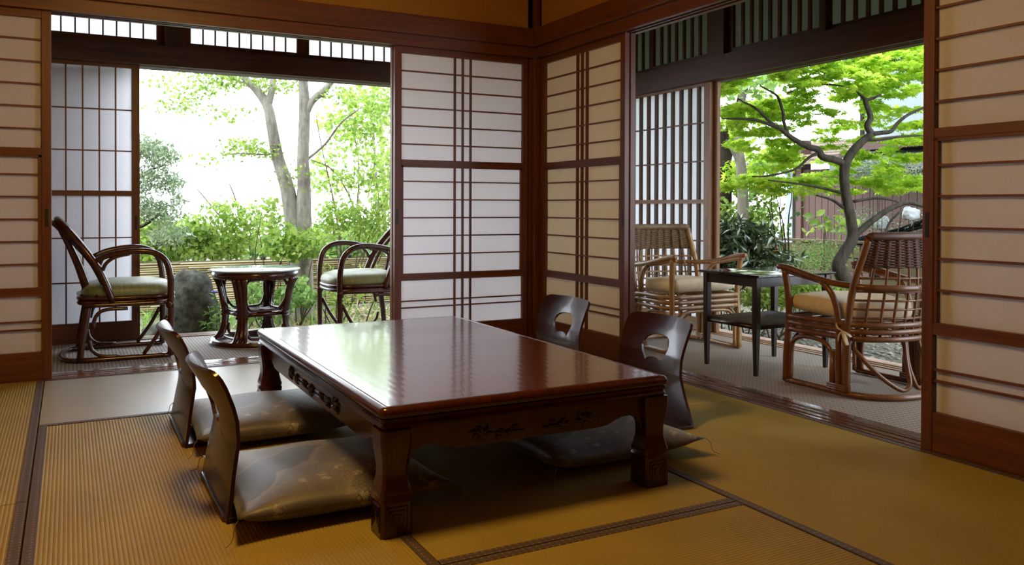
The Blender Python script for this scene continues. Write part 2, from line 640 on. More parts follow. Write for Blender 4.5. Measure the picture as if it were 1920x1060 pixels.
def track(axis, a, b, z0, z1, o0, o1, name, label, mat):
    """head track with two grooves along its underside"""
    p = [(o0, z1), (o0, z0), (o0 + 0.028, z0), (o0 + 0.028, z0 + 0.015), (o0 + 0.05, z0 + 0.015), (o0 + 0.05, z0), (o0 + 0.066, z0), (o0 + 0.066, z0 + 0.015),
         (o0 + 0.088, z0 + 0.015), (o0 + 0.088, z0), (o1, z0), (o1, z1)]
    if axis == 'x':
        return struct(name, label, MB().prism(p, 'x', a, b), mat)
    return struct(name, label, MB().prism(p, 'y', a, b), mat)


track('x', XL, -0.03, 1.800, 1.866, -0.035, 0.085, 'trim_4', 'grooved head track of the garden side paper doors', 'wood_x')
track('y', -3.72, -0.03, 1.800, 1.866, -0.035, 0.085, 'trim_5', 'grooved head track of the maple side paper doors', 'wood_y')
struct('trim_6', 'red-brown corner post where the two paper-door walls meet', MB().box(-0.042, 0.0, -0.032, 0.0, -0.06, ZC).box(-0.075, 0.07, 0.0, 0.07, -0.06, ZC).box(0.0, 0.07, -0.05, 0.0, -0.06, ZC), 'wood_z', 0.003)
struct('trim_7', 'red-brown post at the far left end of the garden side', MB().box(XL - 0.02, XL + 0.07, -0.04, 0.08, -0.06, ZC), 'wood_z', 0.004)
struct('trim_8', 'red-brown post at the near end of the maple side', MB().box(-0.04, 0.08, -3.76, -3.66, -0.06, ZC), 'wood_z', 0.004)


def sill(axis, a, b, o0, name, label, mat):
    """polished threshold: board with two shallow tracks and a front lip, each a part"""
    r = empty(name, (0, 0, 0))
    tag(r, label, kind='structure')
    ex = (lambda p: MB().prism(p, 'x', a, b)) if axis == 'x' else (lambda p: MB().prism(p, 'y', a, b))
    z = 0.004
    ex([(o0, -0.06), (o0, z), (o0 + 0.012, z), (o0 + 0.02, z - 0.003), (o0 + 0.034, z - 0.003), (o0 + 0.036, z), (o0 + 0.056, z), (o0 + 0.058, z - 0.003),
        (o0 + 0.08, z - 0.003), (o0 + 0.082, z), (o0 + 0.10, z), (o0 + 0.10, -0.06)]).build('track_board', mat, r)
    ex([(o0 + 0.102, -0.06), (o0 + 0.102, z + 0.001), (o0 + 0.12, z + 0.003), (o0 + 0.16, z + 0.003), (o0 + 0.166, z - 0.002), (o0 + 0.166, -0.06)]).build('edge_board', mat, r)
    return r


sill('x', XL, 0.0, -0.004, 'trim_9', 'polished wooden threshold of the garden side opening', 'lacquer_sill')
sill('y', -3.72, 0.0, -0.004, 'trim_10', 'polished wooden threshold of the maple side opening', 'lacquer_sill_y')

# ------------------------------------------------------------------ sliding paper doors
BARS_UP = [1.6546, 1.5473, 1.4389, 1.33, 1.2208]
BARS_LO = [0.9991, 0.8909, 0.7815, 0.6727, 0.5624]
BARS_BT = [0.2841, 0.2446]
DOORS = [0]


def paper_door(label, origin, axis, width, verticals=(), pull=None, sx=1, pat='room'):
    """sliding door in local u (along wall), w (depth, 0 = room face), z; parts are separate meshes"""
    DOORS[0] += 1
    r = empty('door_%d' % DOORS[0], origin, 0.0 if axis == 'x' else PI / 2)
    tag(r, label, kind='structure')
    H = 1.806
    D = 0.03
    st = 0.042
    w0, w1 = (0.0, D) if axis == 'x' else (-D, 0.0)     # B doors: local y points to world -x
    face = w0 if axis == 'x' else w1
    sg = 1 if axis == 'x' else -1

    def bx(u0, u1, d0, d1, z0, z1):
        return MB().box(u0, u1, face + sg * d0, face + sg * d1, z0, z1)
    for u in (0, width - st):
        bx(u, u + st, 0, D, 0.0, H).build('stile', 'wood_z', r, bevel=0.0015)
    us, ue = st, width - st
    for (z0, z1) in ((1.758, H), (1.093, 1.128), (0.407, 0.449)):
        bx(us, ue, 0.001, D - 0.001, z0, z1).build('rail', 'wood_x', r, bevel=0.0015)
    bx(us, ue, 0.002, D - 0.002, 0.0, 0.135).build('bottom_board', 'wood_x', r, bevel=0.002)
    for z in BARS_UP + BARS_LO + BARS_BT:
        bx(us, ue, 0.006, 0.02, z - 0.004, z + 0.004).build('muntin', 'muntin', r)
    for z0, z1 in ((1.128, 1.758), (0.449, 1.093), (0.135, 0.407)):
        for u in verticals:
            bx(u - 0.005, u + 0.005, 0.004, 0.021, z0, z1).build('muntin', 'wood_z', r)
        bx(us, ue, 0.0222, 0.0226, z0, z1).build('paper', 'paper_lamp_tint' if origin[1] == -0.950 else 'paper', r)
    # inner sash of the snow-viewing section
    for u in (us, ue - 0.013):
        bx(u, u + 0.013, 0.003, 0.021, 0.449, 1.093).build('sash_stile', 'wood_z', r)
    bx(us, ue, 0.003, 0.021, 1.083, 1.093).build('sash_rail', 'wood_x', r)
    if pull is not None:
        bx(pull - 0.008, pull + 0.008, -0.0012, 0.004, 0.745, 0.835).build('finger_pull', 'iron', r, bevel=0.001)
    return r


A_V = (-0.576, -0.523, -0.470)
W = 0.902
# garden side (y = 0): origin at left end of each door
paper_door('sliding paper door at the far left, its edge towards the dark rattan chair', (-3.635, 0.0, 0.004), 'x', 0.90, (), 0.879)
paper_door('second paper door hidden close behind the far left one', (-3.64, 0.038, 0.004), 'x', 0.90)
paper_door('sliding paper door with three close upright bars left of the corner post', (-0.967, 0.0, 0.004), 'x', W, [v + 0.967 for v in A_V], 0.016)
struct('trim_21', 'narrow pale strip standing in for the back door behind the paper door left of the corner post', MB().box(-0.972, -0.935, 0.036, 0.068, 0.004, 1.80), 'pale_z', 0.001)  # replaces the back door, left out so more daylight passes the paper
# maple side (x = 0): local u runs along world +y, local y points to world -x
paper_door('sliding paper door with three close upright bars right of the corner post', (0.0, -0.950, 0.004), 'y', 0.908, [0.950 - 0.458, 0.950 - 0.508, 0.950 - 0.560], 0.018)
struct('trim_22', 'narrow strip standing in for the back door behind the paper door right of the corner post', MB().box(0.036, 0.068, -0.955, -0.915, 0.004, 1.80), 'wood_z', 0.001)  # added in place of the back door to let more daylight through
paper_door('large sliding paper door nearest the viewpoint on the maple side', (0.0, -3.637, 0.004), 'y', 0.902, (), 0.884)
paper_door('second paper door behind the nearest one on the maple side', (0.038, -3.69, 0.004), 'y', 0.902)

# ------------------------------------------------------------------ tatami mats
RIB = 0.0109


def tatami(label, x0, x1, y0, y1, along, rib=1.0):
    cx, cy = (x0 + x1) / 2, (y0 + y1) / 2
    r = thing('tatami_mat', label, 'tatami mat', (cx, cy, -0.06), 0.0, 'tatami mats of the room')
    hx, hy = (x1 - x0) / 2 - 0.001, (y1 - y0) / 2 - 0.001
    half_len, half_w = (hx, hy) if along == 'x' else (hy, hx)
    n = int(round(2 * half_w / RIB))
    prof = []
    for i in range(n):
        for k, h in ((0.0, -0.0016), (0.2, -0.0003), (0.5, 0.0), (0.8, -0.0003)):
            prof.append((-half_w + (i + k) * 2 * half_w / n, 0.06 + h * rib))
    prof.append((half_w, 0.0584))
    poly = [(-half_w, 0.0)] + prof + [(half_w, 0.0)]
    mb = MB()
    mb.prism(poly, along, -half_len, half_len)
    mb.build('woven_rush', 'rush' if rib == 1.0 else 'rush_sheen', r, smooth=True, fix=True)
    for s in (-1, 1):
        a, b = sorted((s * half_w, s * (half_w - 0.028)))
        o = MB()
        if along == 'x':
            o.box(-half_len - 0.0005, half_len + 0.0005, a, b, 0.055, 0.0618)
        else:
            o.box(a, b, -half_len - 0.0005, half_len + 0.0005, 0.055, 0.0618)
        o.build('border', 'heri', r, bevel=0.0008)
    return r


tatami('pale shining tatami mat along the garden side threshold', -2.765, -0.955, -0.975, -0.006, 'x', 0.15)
tatami('tatami mat at the far left under the paper door', -3.66, -2.768, -1.885, -0.006, 'y')
tatami('tatami mat at the near left with a brown border, past the far left seam', -3.66, -2.768, -3.66, -1.887, 'y')
tatami('ribbed tatami mat left of the table in front of the two left floor chairs', -2.765, -1.882, -2.83, -0.977, 'y')
tatami('shaded tatami mat lying beneath the low table', -1.880, -0.955, -2.83, -0.977, 'x')
tatami('tatami mat across the front before the low table', -2.765, -0.955, -3.66, -2.832, 'x')
tatami('tatami mat at the corner under the far right floor chair', -0.953, -0.006, -1.855, -0.006, 'y')
tatami('tatami mat at the right beside the maple side threshold', -0.953, -0.006, -3.66, -1.857, 'y')

# ------------------------------------------------------------------ veranda
YO, XO = 1.13, 1.18       # planes of the outer sashes
tag(MB().box(XL, 0.155, 0.166, YO - 0.02, -0.06, 0.0).build('carpet', 'carpet_a'), 'grey ribbed carpet under the dark rattan chairs and round table', 'carpet')
tag(MB().box(0.166, XO - 0.02, -4.2, YO - 0.02, -0.06, 0.0).build('carpet', 'carpet_b'), 'beige basketweave carpet under the honey rattan chairs', 'carpet')
struct('wall_veranda_end', 'plaster wall closing the garden side veranda', MB().box(XL - 0.08, XL, 0.07, 1.3, -0.06, 2.6), 'plaster')
struct('wall_veranda_near', 'plaster wall closing the maple side veranda', MB().box(0.07, 1.3, -4.28, -4.2, -0.06, 2.6), 'plaster')
struct('ceiling_veranda', 'dark board ceiling over the garden side veranda', MB().box(XL, 1.4, 0.05, 1.4, 2.42, 2.47), 'dark_x')
struct('ceiling_veranda_maple', 'dark board ceiling over the maple side veranda', MB().box(0.05, 1.4, -4.3, 0.05, 2.42, 2.47), 'dark_y')
struct('roof_1', 'narrow eave over the garden side of the veranda', MB().box(XL - 0.3, 2.3, 1.3, 1.75, 2.48, 2.58), 'dark_x')
struct('roof_2', 'deep eave over the maple side of the veranda', MB().prism([(1.26, 2.50), (1.26, 2.56), (2.1, 2.36), (2.1, 2.30)], 'y', -6.5, 1.75), 'dark_y')

# outer thresholds and head tracks
r = tag(empty('trim_11', (0, 0, 0)), 'grooved outer threshold along the garden side of the veranda', kind='structure')
for k, (a, b, z) in enumerate(((-0.02, 0.02, 0.006), (0.024, 0.034, -0.004), (0.036, 0.08, 0.006), (0.084, 0.16, 0.0))):
    MB().box(XL, 1.3, YO + a, YO + b, -0.08, z).build('sill_board', 'lacquer_sill', r)
r = tag(empty('trim_12', (0, 0, 0)), 'grooved outer threshold along the maple side of the veranda', kind='structure')
for k, (a, b, z) in enumerate(((-0.02, 0.012, 0.004), (0.016, 0.026, -0.004), (0.03, 0.055, 0.004), (0.06, 0.07, -0.004), (0.074, 0.10, 0.004))):
    MB().box(XO + a, XO + b, -4.2, YO, -0.08, z).build('sill_board', 'pale_y', r)
track('x', XL, 1.3, 1.742, 1.868, YO - 0.07, YO + 0.15, 'trim_13', 'dark outer head track over the garden side opening', 'dark_x')
track('y', -4.2, YO, 1.705, 1.858, XO - 0.06, XO + 0.10, 'trim_14', 'dark outer head track over the maple side opening', 'dark_y')
struct('trim_15', 'dark beam above the transoms of the garden side', MB().box(XL, 1.3, YO - 0.05, YO + 0.07, 2.28, 2.45), 'dark_x')
struct('trim_16', 'dark beam above the transoms of the maple side', MB().box(XO - 0.05, XO + 0.07, -4.2, YO, 2.28, 2.45), 'dark_y')
struct('trim_17', 'short dark post between the garden side transoms', MB().box(-2.118, -2.002, YO - 0.035, YO + 0.065, 1.868, 2.28), 'dark_z', 0.002)
struct('trim_18', 'short dark post between the maple side transoms', MB().box(XO - 0.04, XO + 0.065, -0.465, -0.305, 1.858, 2.28), 'dark_z', 0.002)
struct('trim_19', 'outer corner post of the veranda', MB().box(XO - 0.05, XO + 0.08, YO - 0.05, YO + 0.11, -0.08, 2.45), 'dark_z', 0.003)
struct('wall_veranda_corner', 'short plaster wall beside the outer corner post', MB().box(0.35, XO, YO + 0.0, YO + 0.06, -0.08, 1.73), 'plaster')
struct('wall_veranda_left', 'plaster wall left of the veranda screen', MB().box(XL, -3.2, YO + 0.03, YO + 0.09, -0.08, 1.73), 'plaster')
WIN = [0]


def transom(label, axis, a, b, z0, step, barw, mat_frame, off, plane):
    """long low window: frame pieces, upright bars, frosted pane"""
    WIN[0] += 1
    r = tag(empty('window_%d' % WIN[0], (0, 0, 0)), label, kind='structure')
    fr = 0.045
    z1 = 2.28

    def bx(u0, u1, d0, d1, q0, q1):
        if axis == 'x':
            return MB().box(u0, u1, plane + d0, plane + d1, q0, q1)
        return MB().box(plane + d0, plane + d1, u0, u1, q0, q1)
    d0, d1 = off, off + 0.028
    for u in (a, b - fr):
        bx(u, u + fr, d0, d1, z0 - fr, z1).build('frame_stile', mat_frame + '_z', r)
    bx(a + fr, b - fr, d0, d1, z0 - fr, z0).build('frame_rail', mat_frame + ('_x' if axis == 'x' else '_y'), r)
    bx(a + fr, b - fr, d0, d1, z1 - fr, z1).build('frame_rail', mat_frame + ('_x' if axis == 'x' else '_y'), r)
    n = max(1, int(round((b - a - 2 * fr) / step)))
    for i in range(1, n):
        u = a + fr + (b - a - 2 * fr) * i / n
        bx(u - barw / 2, u + barw / 2, d0 + 0.005, d0 + 0.02, z0, z1 - fr).build('bar', 'dark_z', r)
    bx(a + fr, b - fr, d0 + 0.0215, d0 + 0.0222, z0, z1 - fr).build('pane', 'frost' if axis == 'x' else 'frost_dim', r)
    return r


transom('bright white transom window at the far left of the garden side', 'x', -2.90, -2.118, 1.916, 0.077, 0.009, 'wood', 0.0, YO)
transom('bright white transom window right of the short post', 'x', -2.002, -1.222, 1.912, 0.079, 0.009, 'wood', 0.0, YO)
transom('bright white transom window at the right end of the garden side', 'x', -1.220, -0.42, 1.912, 0.079, 0.009, 'wood', 0.032, YO)
struct('wall_over_left', 'plaster beside the first garden side transom', MB().box(XL, -2.90, YO, YO + 0.05, 1.868, 2.28), 'plaster')
struct('wall_over_corner', 'plaster beside the last garden side transom', MB().box(-0.42, XO, YO, YO + 0.05, 1.868, 2.28), 'plaster')
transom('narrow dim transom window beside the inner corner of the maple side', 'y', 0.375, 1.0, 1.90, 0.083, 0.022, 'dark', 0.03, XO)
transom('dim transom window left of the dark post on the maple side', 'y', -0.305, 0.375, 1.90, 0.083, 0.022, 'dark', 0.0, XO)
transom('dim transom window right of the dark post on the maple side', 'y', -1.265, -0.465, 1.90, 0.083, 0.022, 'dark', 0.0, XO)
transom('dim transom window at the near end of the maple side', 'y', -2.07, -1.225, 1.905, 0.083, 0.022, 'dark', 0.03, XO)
struct('wall_over_near', 'plaster beyond the last maple side transom', MB().box(XO, XO + 0.05, -4.2, -2.07, 1.858, 2.28), 'plaster')


def veranda_screen(name, label, axis, a, b, plane, zs, rail, bars, barw, ztop, zbot, mat, st, hbar):
    r = tag(empty(name, (0, 0, 0)), label, kind='structure')

    def bx(u0, u1, d0, d1, q0, q1):
        if axis == 'x':
            return MB().box(u0, u1, plane + d0, plane + d1, q0, q1)
        return MB().box(plane + d0, plane + d1, u0, u1, q0, q1)
    ha = '_x' if axis == 'x' else '_y'
    for u in (a, b - st):
        bx(u, u + st, 0, 0.03, 0.006, ztop + 0.045).build('stile', mat + '_z', r, bevel=0.0015)
    bx(a + st, b - st, 0.001, 0.029, ztop, ztop + 0.045).build('rail', mat + ha, r)
    bx(a + st, b - st, 0.001, 0.029, rail[0], rail[1]).build('rail', mat + ha, r)
    bx(a + st, b - st, 0.002, 0.028, 0.006, zbot).build('bottom_board', mat + ha, r)
    for z in zs:
        bx(a + st, b - st, 0.006, 0.02, z - hbar / 2, z + hbar / 2).build('muntin', 'muntin', r)
    for u in bars:
        for q0, q1 in ((zbot, rail[0]), (rail[1], ztop)):
            bx(u - barw / 2, u + barw / 2, 0.003, 0.021, q0, q1).build('muntin', 'slat' if barw > 0.02 else 'wood_z', r)
    for q0, q1 in ((zbot, rail[0]), (rail[1], ztop)):
        bx(a + st, b - st, 0.0222, 0.0227, q0, q1).build('paper', 'paper_thin', r)
    sd = b - st / 2 if axis == 'x' else a + st / 2
    bx(sd - 0.008, sd + 0.008, -0.001, 0.004, 0.70, 0.79).build('finger_pull', 'iron', r)
    return r


struct('wall_shade_box', 'unseen boarded box added to shade the left veranda screen', MB().box(-3.3, -2.33, YO + 0.33, YO + 0.36, -0.2, 1.70).box(-3.3, -3.27, YO + 0.115, YO + 0.33, -0.2, 1.70).box(-3.3, -2.33, YO + 0.115, YO + 0.36, 1.70, 1.73), 'dark_z')  # unseen box added to cut the daylight reaching the screen
veranda_screen('door_9', 'tall lattice paper screen behind the left dark rattan chair', 'x', -3.19, -2.262, YO, [1.455, 1.196, 0.651, 0.374], (0.914, 0.946),
               [-2.308 - 0.092 * i for i in range(1, 10)], 0.009, 1.721, 0.124, 'wood', 0.046, 0.008)
veranda_screen('door_10', 'tall slatted paper screen behind the far honey rattan chair', 'y', -0.292, 0.64, XO, [1.436, 1.171, 0.621, 0.35], (0.879, 0.907),
               [-0.187 + 0.018 + 0.094 * i for i in range(0, 9)], 0.027, 1.687, 0.09, 'pale', 0.06, 0.01)
struct('trim_20', 'pale upright stop at the edge of the slatted screen', MB().box(XO + 0.034, XO + 0.06, -0.33, -0.26, 0.004, 1.705), 'pale_z', 0.001)

# pinkish tiles along the outside of the maple side threshold
kerb = tag(empty('tile_edging', (1.285, -1.6, -0.1)), 'row of pinkish terracotta tiles along the outer edge of the maple side', 'edging')
y = -4.1
while y < 1.2:
    Lh = 0.285
    MB().box(0.0, 0.125, y + 1.6, y + 1.6 + Lh - 0.008, -0.06, 0.093 + random.uniform(-0.002, 0.002)).build('tile', 'tile', kerb, bevel=0.004)
    y += Lh

# ------------------------------------------------------------------ low table
TX0, TX1, TY0, TY1, TZ = -1.962, -1.030, -2.625, -1.035, 0.335
TCX, TCY = (TX0 + TX1) / 2, (TY0 + TY1) / 2
HX, HY = (TX1 - TX0) / 2, (TY1 - TY0) / 2
tab = thing('low_table', 'long low red-brown lacquered table with carved aprons in the middle of the mats', 'table', (TCX, TCY, 0))


def rrect(hx, hy, r, z, n=6):
    pts = []
    for cx_, cy_, a0 in ((hx - r, hy - r, 0), (-hx + r, hy - r, 90), (-hx + r, -hy + r, 180), (hx - r, -hy + r, 270)):
        for k in range(n + 1):
            a = math.radians(a0 + 90 * k / n)
            pts.append((cx_ + r * math.cos(a), cy_ + r * math.sin(a), z))
    return pts


def rect_stack(prof, hx, hy, r0=0.022):
    return MB().loft([rrect(hx + d, hy + d, max(0.004, r0 + d), z) for d, z in prof], True)


rect_stack([(-0.03, TZ - 0.03), (-0.004, TZ - 0.026), (0.0, TZ - 0.02), (0.0, TZ - 0.012), (-0.005, TZ - 0.004), (-0.013, TZ), (-0.022, TZ + 0.0004), (-0.0235, TZ - 0.0016), (-0.0255, TZ - 0.0016)],
           HX, HY).build('tabletop_rim', 'lacquer', tab, smooth=True)
rect_stack([(-0.0255, TZ - 0.006), (-0.0255, TZ - 0.001), (-0.0265, TZ + 0.0004)], HX, HY).build('tabletop', 'tabletop', tab, smooth=True)
rect_stack([(-0.03, TZ - 0.062), (-0.012, TZ - 0.060), (-0.006, TZ - 0.052), (-0.012, TZ - 0.044), (-0.004, TZ - 0.038), (-0.006, TZ - 0.030), (-0.03, TZ - 0.028)],
           HX, HY).build('edge_moulding', 'lacquer', tab, smooth=True)
LEGS = []
for sx in (-1, 1):
    for sy in (-1, 1):
        prof = [(0.0, 0.043), (0.006, 0.044), (0.085, 0.0425), (0.093, 0.044), (0.098, 0.0415), (0.112, 0.043), (0.122, 0.040), (0.15, 0.034), (0.175, 0.0335), (0.20, 0.0365), (0.23, 0.041), (0.255, 0.0425), (0.275, 0.042)]
        rings = []
        ox, oy = sx * (HX - 0.046), sy * (HY - 0.046)
        for z, h in prof:
            c = 0.007
            rings.append([(ox + a, oy + b, z) for a, b in ((h - c, -h), (h, -h + c), (h, h - c), (h - c, h), (-h + c, h), (-h, h - c), (-h, -h + c), (-h + c, -h))])
        lg = MB().loft(rings).build('leg', 'lacquer', tab, smooth=True)
        # carved key pattern on the outer faces of the foot block
        cv = MB()
        for fx, fy in ((sx, 0), (0, sy)):
            for q in range(3):
                w = 0.030 - 0.009 * q
                z0, z1 = 0.014 + 0.01 * q, 0.078 - 0.01 * q
                for (u0, u1, a0, a1) in ((-w, w, z1 - 0.003, z1), (-w, -w + 0.003, z0, z1), (w - 0.003, w, z0, z1)):
                    if fx:
                        cv.box(ox + fx * 0.0425, ox + fx * 0.0455, oy + u0, oy + u1, a0, a1)
                    else:
                        cv.box(ox + u0, ox + u1, oy + fy * 0.0425, oy + fy * 0.0455, a0, a1)
        cv.build('carved_fret', 'carve', lg)


def apron_poly(L):
    top = TZ - 0.060
    n = 10
    pts = [(-L, top), (L, top)]
    prof = [(0.0, 0.172), (0.006, 0.196), (0.02, 0.212), (0.045, 0.222), (0.075, 0.221), (0.10, 0.213), (0.125, 0.203), (0.16, 0.199)]
    right = [(L - d, z) for d, z in prof]
    left = [(-L + d, z) for d, z in reversed(prof)]
    return pts + right + left


def flower(mb, fn, cu, cz, s, seed, dirn=1):
    """carved leaf-scroll relief in wall coordinates (u, z) pushed out through fn(u, z, h)"""
    rr = random.Random(seed)
    for k in range(6):
        a = k * 1.05 + rr.uniform(-0.2, 0.2)
        L = s * rr.uniform(0.7, 1.1)
        pts = []
        for i in range(5):
            t = i / 4
            ang = a + dirn * 0.9 * t
            pts.append(fn(cu + L * t * math.cos(ang) * 1.3, cz + L * t * math.sin(ang) * 0.75, 0.004 * (1 - t)))
        mb.tube(pts, [0.002, 0.006, 0.007, 0.005, 0.0015], 6)
    mb.blob(fn(cu, cz, 0.002), (0.008, 0.008, 0.008), 8, 5)


for side in range(4):
    along_x = side < 2
    s = -1 if side % 2 == 0 else 1
    L = (HX if along_x else HY) - 0.088
    off = s * ((HY if along_x else HX) - 0.03)
    th = s * 0.022
    if along_x:
        ap = MB().prism(apron_poly(L), 'y', off - th, off)
        fn = lambda u, z, h, off=off, s=s: (u, off + s * h, z)
    else:
        ap = MB().prism(apron_poly(L), 'x', off - th, off)
        fn = lambda u, z, h, off=off, s=s: (off + s * h, u, z)
    apo = ap.build('apron', 'lacquer', tab)
    if side != 3:
        spots = ((-0.17, 0.232, 0.034), (-0.10, 0.222, 0.026), (0.10, 0.224, 0.026), (0.17, 0.234, 0.034)) if along_x else \
                ((-0.29, 0.236, 0.036), (-0.20, 0.228, 0.03), (0.0, 0.228, 0.036), (0.20, 0.228, 0.03), (0.29, 0.236, 0.036))
        for i, (u, z, q) in enumerate(spots):
            cv = MB()
            flower(cv, fn, u, z, q, 10 * side + i, 1 if u < 0 else -1)
            cv.build('carved_leaf', 'carve', apo, smooth='all')
        reach = 0.10 if along_x else 0.20
        for u0, u1, z in ((-reach, -0.03, 0.222), (0.03, reach, 0.222), (-reach + 0.03, -0.05, 0.236), (0.05, reach - 0.03, 0.236)):
            pts = [fn(u0, z, 0.001), fn((u0 + u1) / 2, z + 0.003, 0.004), fn(u1, z, 0.001)]
            MB().tube(pts, 0.004, 6).build('carved_stem', 'carve', apo, smooth='all')

# ------------------------------------------------------------------ legless floor chairs


def interp(xs, ys, x):
    return float(np.interp(x, xs, ys))


def make_floor_chair():
    r = empty('floor_chair', (0, 0, 0))
    # backrest: local +x faces the sitter; ring mesh between hand hole and outline
    cy_, cz_ = 0.0, 0.275
    half = [(0.0, 0.236), (0.06, 0.224), (0.12, 0.208), (0.18, 0.199), (0.24, 0.199), (0.30, 0.203), (0.355, 0.206), (0.378, 0.204), (0.392, 0.196), (0.399, 0.184), (0.402, 0.17)]
    out = [(w, z) for z, w in half] + [(-w, z) for z, w in reversed(half)]
    hole = [(0.052, 0.222), (0.062, 0.236), (0.076, 0.255), (0.085, 0.275), (0.084, 0.295), (0.074, 0.312), (0.055, 0.322), (0.03, 0.327), (0.0, 0.328),
            (-0.03, 0.327), (-0.055, 0.322), (-0.074, 0.312), (-0.084, 0.295), (-0.085, 0.275), (-0.076, 0.255), (-0.062, 0.236), (-0.052, 0.222), (-0.04, 0.232), (-0.025, 0.236), (-0.01, 0.238), (0.0, 0.239), (0.01, 0.238), (0.025, 0.236), (0.04, 0.232)]

    def ray(poly, a):
        d = (math.cos(a), math.sin(a))
        best = None
        for i in range(len(poly)):
            p, q = poly[i], poly[(i + 1) % len(poly)]
            px_, pz_ = p[0] - cy_, p[1] - cz_
            ex, ez = q[0] - p[0], q[1] - p[1]
            den = d[0] * ez - d[1] * ex
            if abs(den) < 1e-12:
                continue
            t = (px_ * ez - pz_ * ex) / den
            s_ = (px_ * d[1] - pz_ * d[0]) / den
            if t > 0 and -1e-6 <= s_ <= 1 + 1e-6:
                best = t if best is None else max(best, t)
        return best
    angs = sorted(set([2 * PI * k / 84 for k in range(84)] + [math.atan2(p[1] - cz_, p[0] - cy_) % (2 * PI) for p in hole + out]))
    K = 12
    prof_z = [0.0, 0.05, 0.1, 0.15, 0.2, 0.26, 0.3, 0.35, 0.42]
    prof_x = [0.0, 0.002, 0.004, 0.008, 0.012, 0.0, -0.016, -0.042, -0.084]

    def bend(y_, z_, th):
        c = 1.45 * (z_ / 0.4) ** 1.1
        e = 1e-3
        fx = lambda yy, zz_: interp(prof_z, prof_x, zz_) + 1.15 * (max(zz_, 0) / 0.4) ** 1.1 * yy * yy
        x = fx(y_, z_)
        n_ = Vector((1, -(fx(y_ + e, z_) - fx(y_ - e, z_)) / (2 * e), -(fx(y_, z_ + 0.02) - fx(y_, z_ - 0.02)) / 0.04)).normalized()
        p = Vector((x, y_, z_)) + n_ * th
        return (p.x, p.y, max(0.0, p.z))
    front, back = [], []
    for k in range(K + 1):
        t = k / K
        ra, rb = [], []
        for a in angs:
            ri, ro = ray(hole, a), ray(out, a)
            q = ri + (ro - ri) * t
            yy, zz_ = cy_ + q * math.cos(a), cz_ + q * math.sin(a)
            ra.append(bend(yy, zz_, 0.0055))
            rb.append(bend(yy, zz_, -0.0055))
        front.append(ra)
        back.append(rb)
    MB().loft(front + back[::-1], False, True).build('backrest', 'zaisu', r, smooth=True)
    # seat plate
    sp = [(-0.012, -0.21), (0.0, -0.236), (0.30, -0.215), (0.36, -0.19), (0.385, -0.13), (0.39, 0.0), (0.385, 0.13), (0.36, 0.19), (0.30, 0.215), (0.0, 0.236), (-0.012, 0.21)]
    MB().prism([(p[0], p[1]) for p in sp], 'z', 0.0, 0.012).build('seat', 'zaisu', r, bevel=0.003)
    return r


fc = make_floor_chair()
FC_SPOTS = [((-2.285, -2.093, 0.0025), 0.0, 'dark bentwood floor chair nearer the viewpoint on the left of the low table'),
            ((-2.298, -1.300, 0.0025), 0.0, 'dark bentwood floor chair on the left of the low table, behind the nearer one'),
            ((-0.545, -1.925, 0.0025), PI, 'dark bentwood floor chair with a fan-shaped hand hole at the near right table corner'),
            ((-0.520, -1.165, 0.0025), PI, 'dark bentwood floor chair with a fan-shaped hand hole in front of the corner paper door')]
for i, (loc, rz, lab) in enumerate(FC_SPOTS):
    o = fc if i == 0 else copy_tree(fc)
    o.location = loc
    o.rotation_euler = (0, 0, rz)
    tag(o, lab, 'floor chair', 'legless floor chairs around the low table')


def make_cushion(name='floor_cushion'):
    r = empty(name, (0, 0, 0))
    N = 22
    S = 0.305
    vs, fs = [], []

    def pt(i, j, sgn):
        u, v = -1 + 2 * i / N, -1 + 2 * j / N
        e = max(0.0, (1 - abs(u) ** 3.2)) ** 0.55 * max(0.0, (1 - abs(v) ** 3.2)) ** 0.55
        x = S * u * (1 - 0.075 * (1 - v * v)) if abs(u) > 0.0 else 0
        y_ = S * v * (1 - 0.075 * (1 - u * u))
        w = 0.004 * math.sin(7 * u + 2 * v) * e
        z = 0.042 + (0.050 * e + w if sgn > 0 else -0.040 * min(1, e * 1.4)) + 0.012 * (abs(u) * abs(v)) ** 3
        return (x, y_, z)
    idx = {}
    for sgn in (1, -1):
        for i in range(N + 1):
            for j in range(N + 1):
                edge = i in (0, N) or j in (0, N)
                key = (i, j, 0 if edge else sgn)
                if key not in idx:
                    idx[key] = len(vs)
                    vs.append(pt(i, j, sgn))
        for i in range(N):
            for j in range(N):
                g = [(i, j), (i + 1, j), (i + 1, j + 1), (i, j + 1)]
                f = [idx[(a, b, 0 if (a in (0, N) or b in (0, N)) else sgn)] for a, b in g]
                fs.append(tuple(f if sgn > 0 else f[::-1]))
    MB().add(vs, fs).build('cover', 'brocade', r, smooth='all')
    for sx in (-1, 1):
        for sy in (-1, 1):
            p = Vector((sx * S, sy * S, 0.052))
            d = Vector((sx, sy, 0)).normalized()
            t = MB()
            for k in range(1):
                q = Vector((0.01 * k * sy, -0.012 * k * sx, 0))
                t.tube([p - d * 0.004, p + d * 0.012 + Vector((0, 0, -0.012)), p + d * 0.02 + Vector((0, 0, -0.04)) + q * 0.4, p + d * 0.045 + Vector((0, 0, -0.0505)) + q], 0.0011, 5, 3)
            t.build('tassel', 'thread', r)
    return r


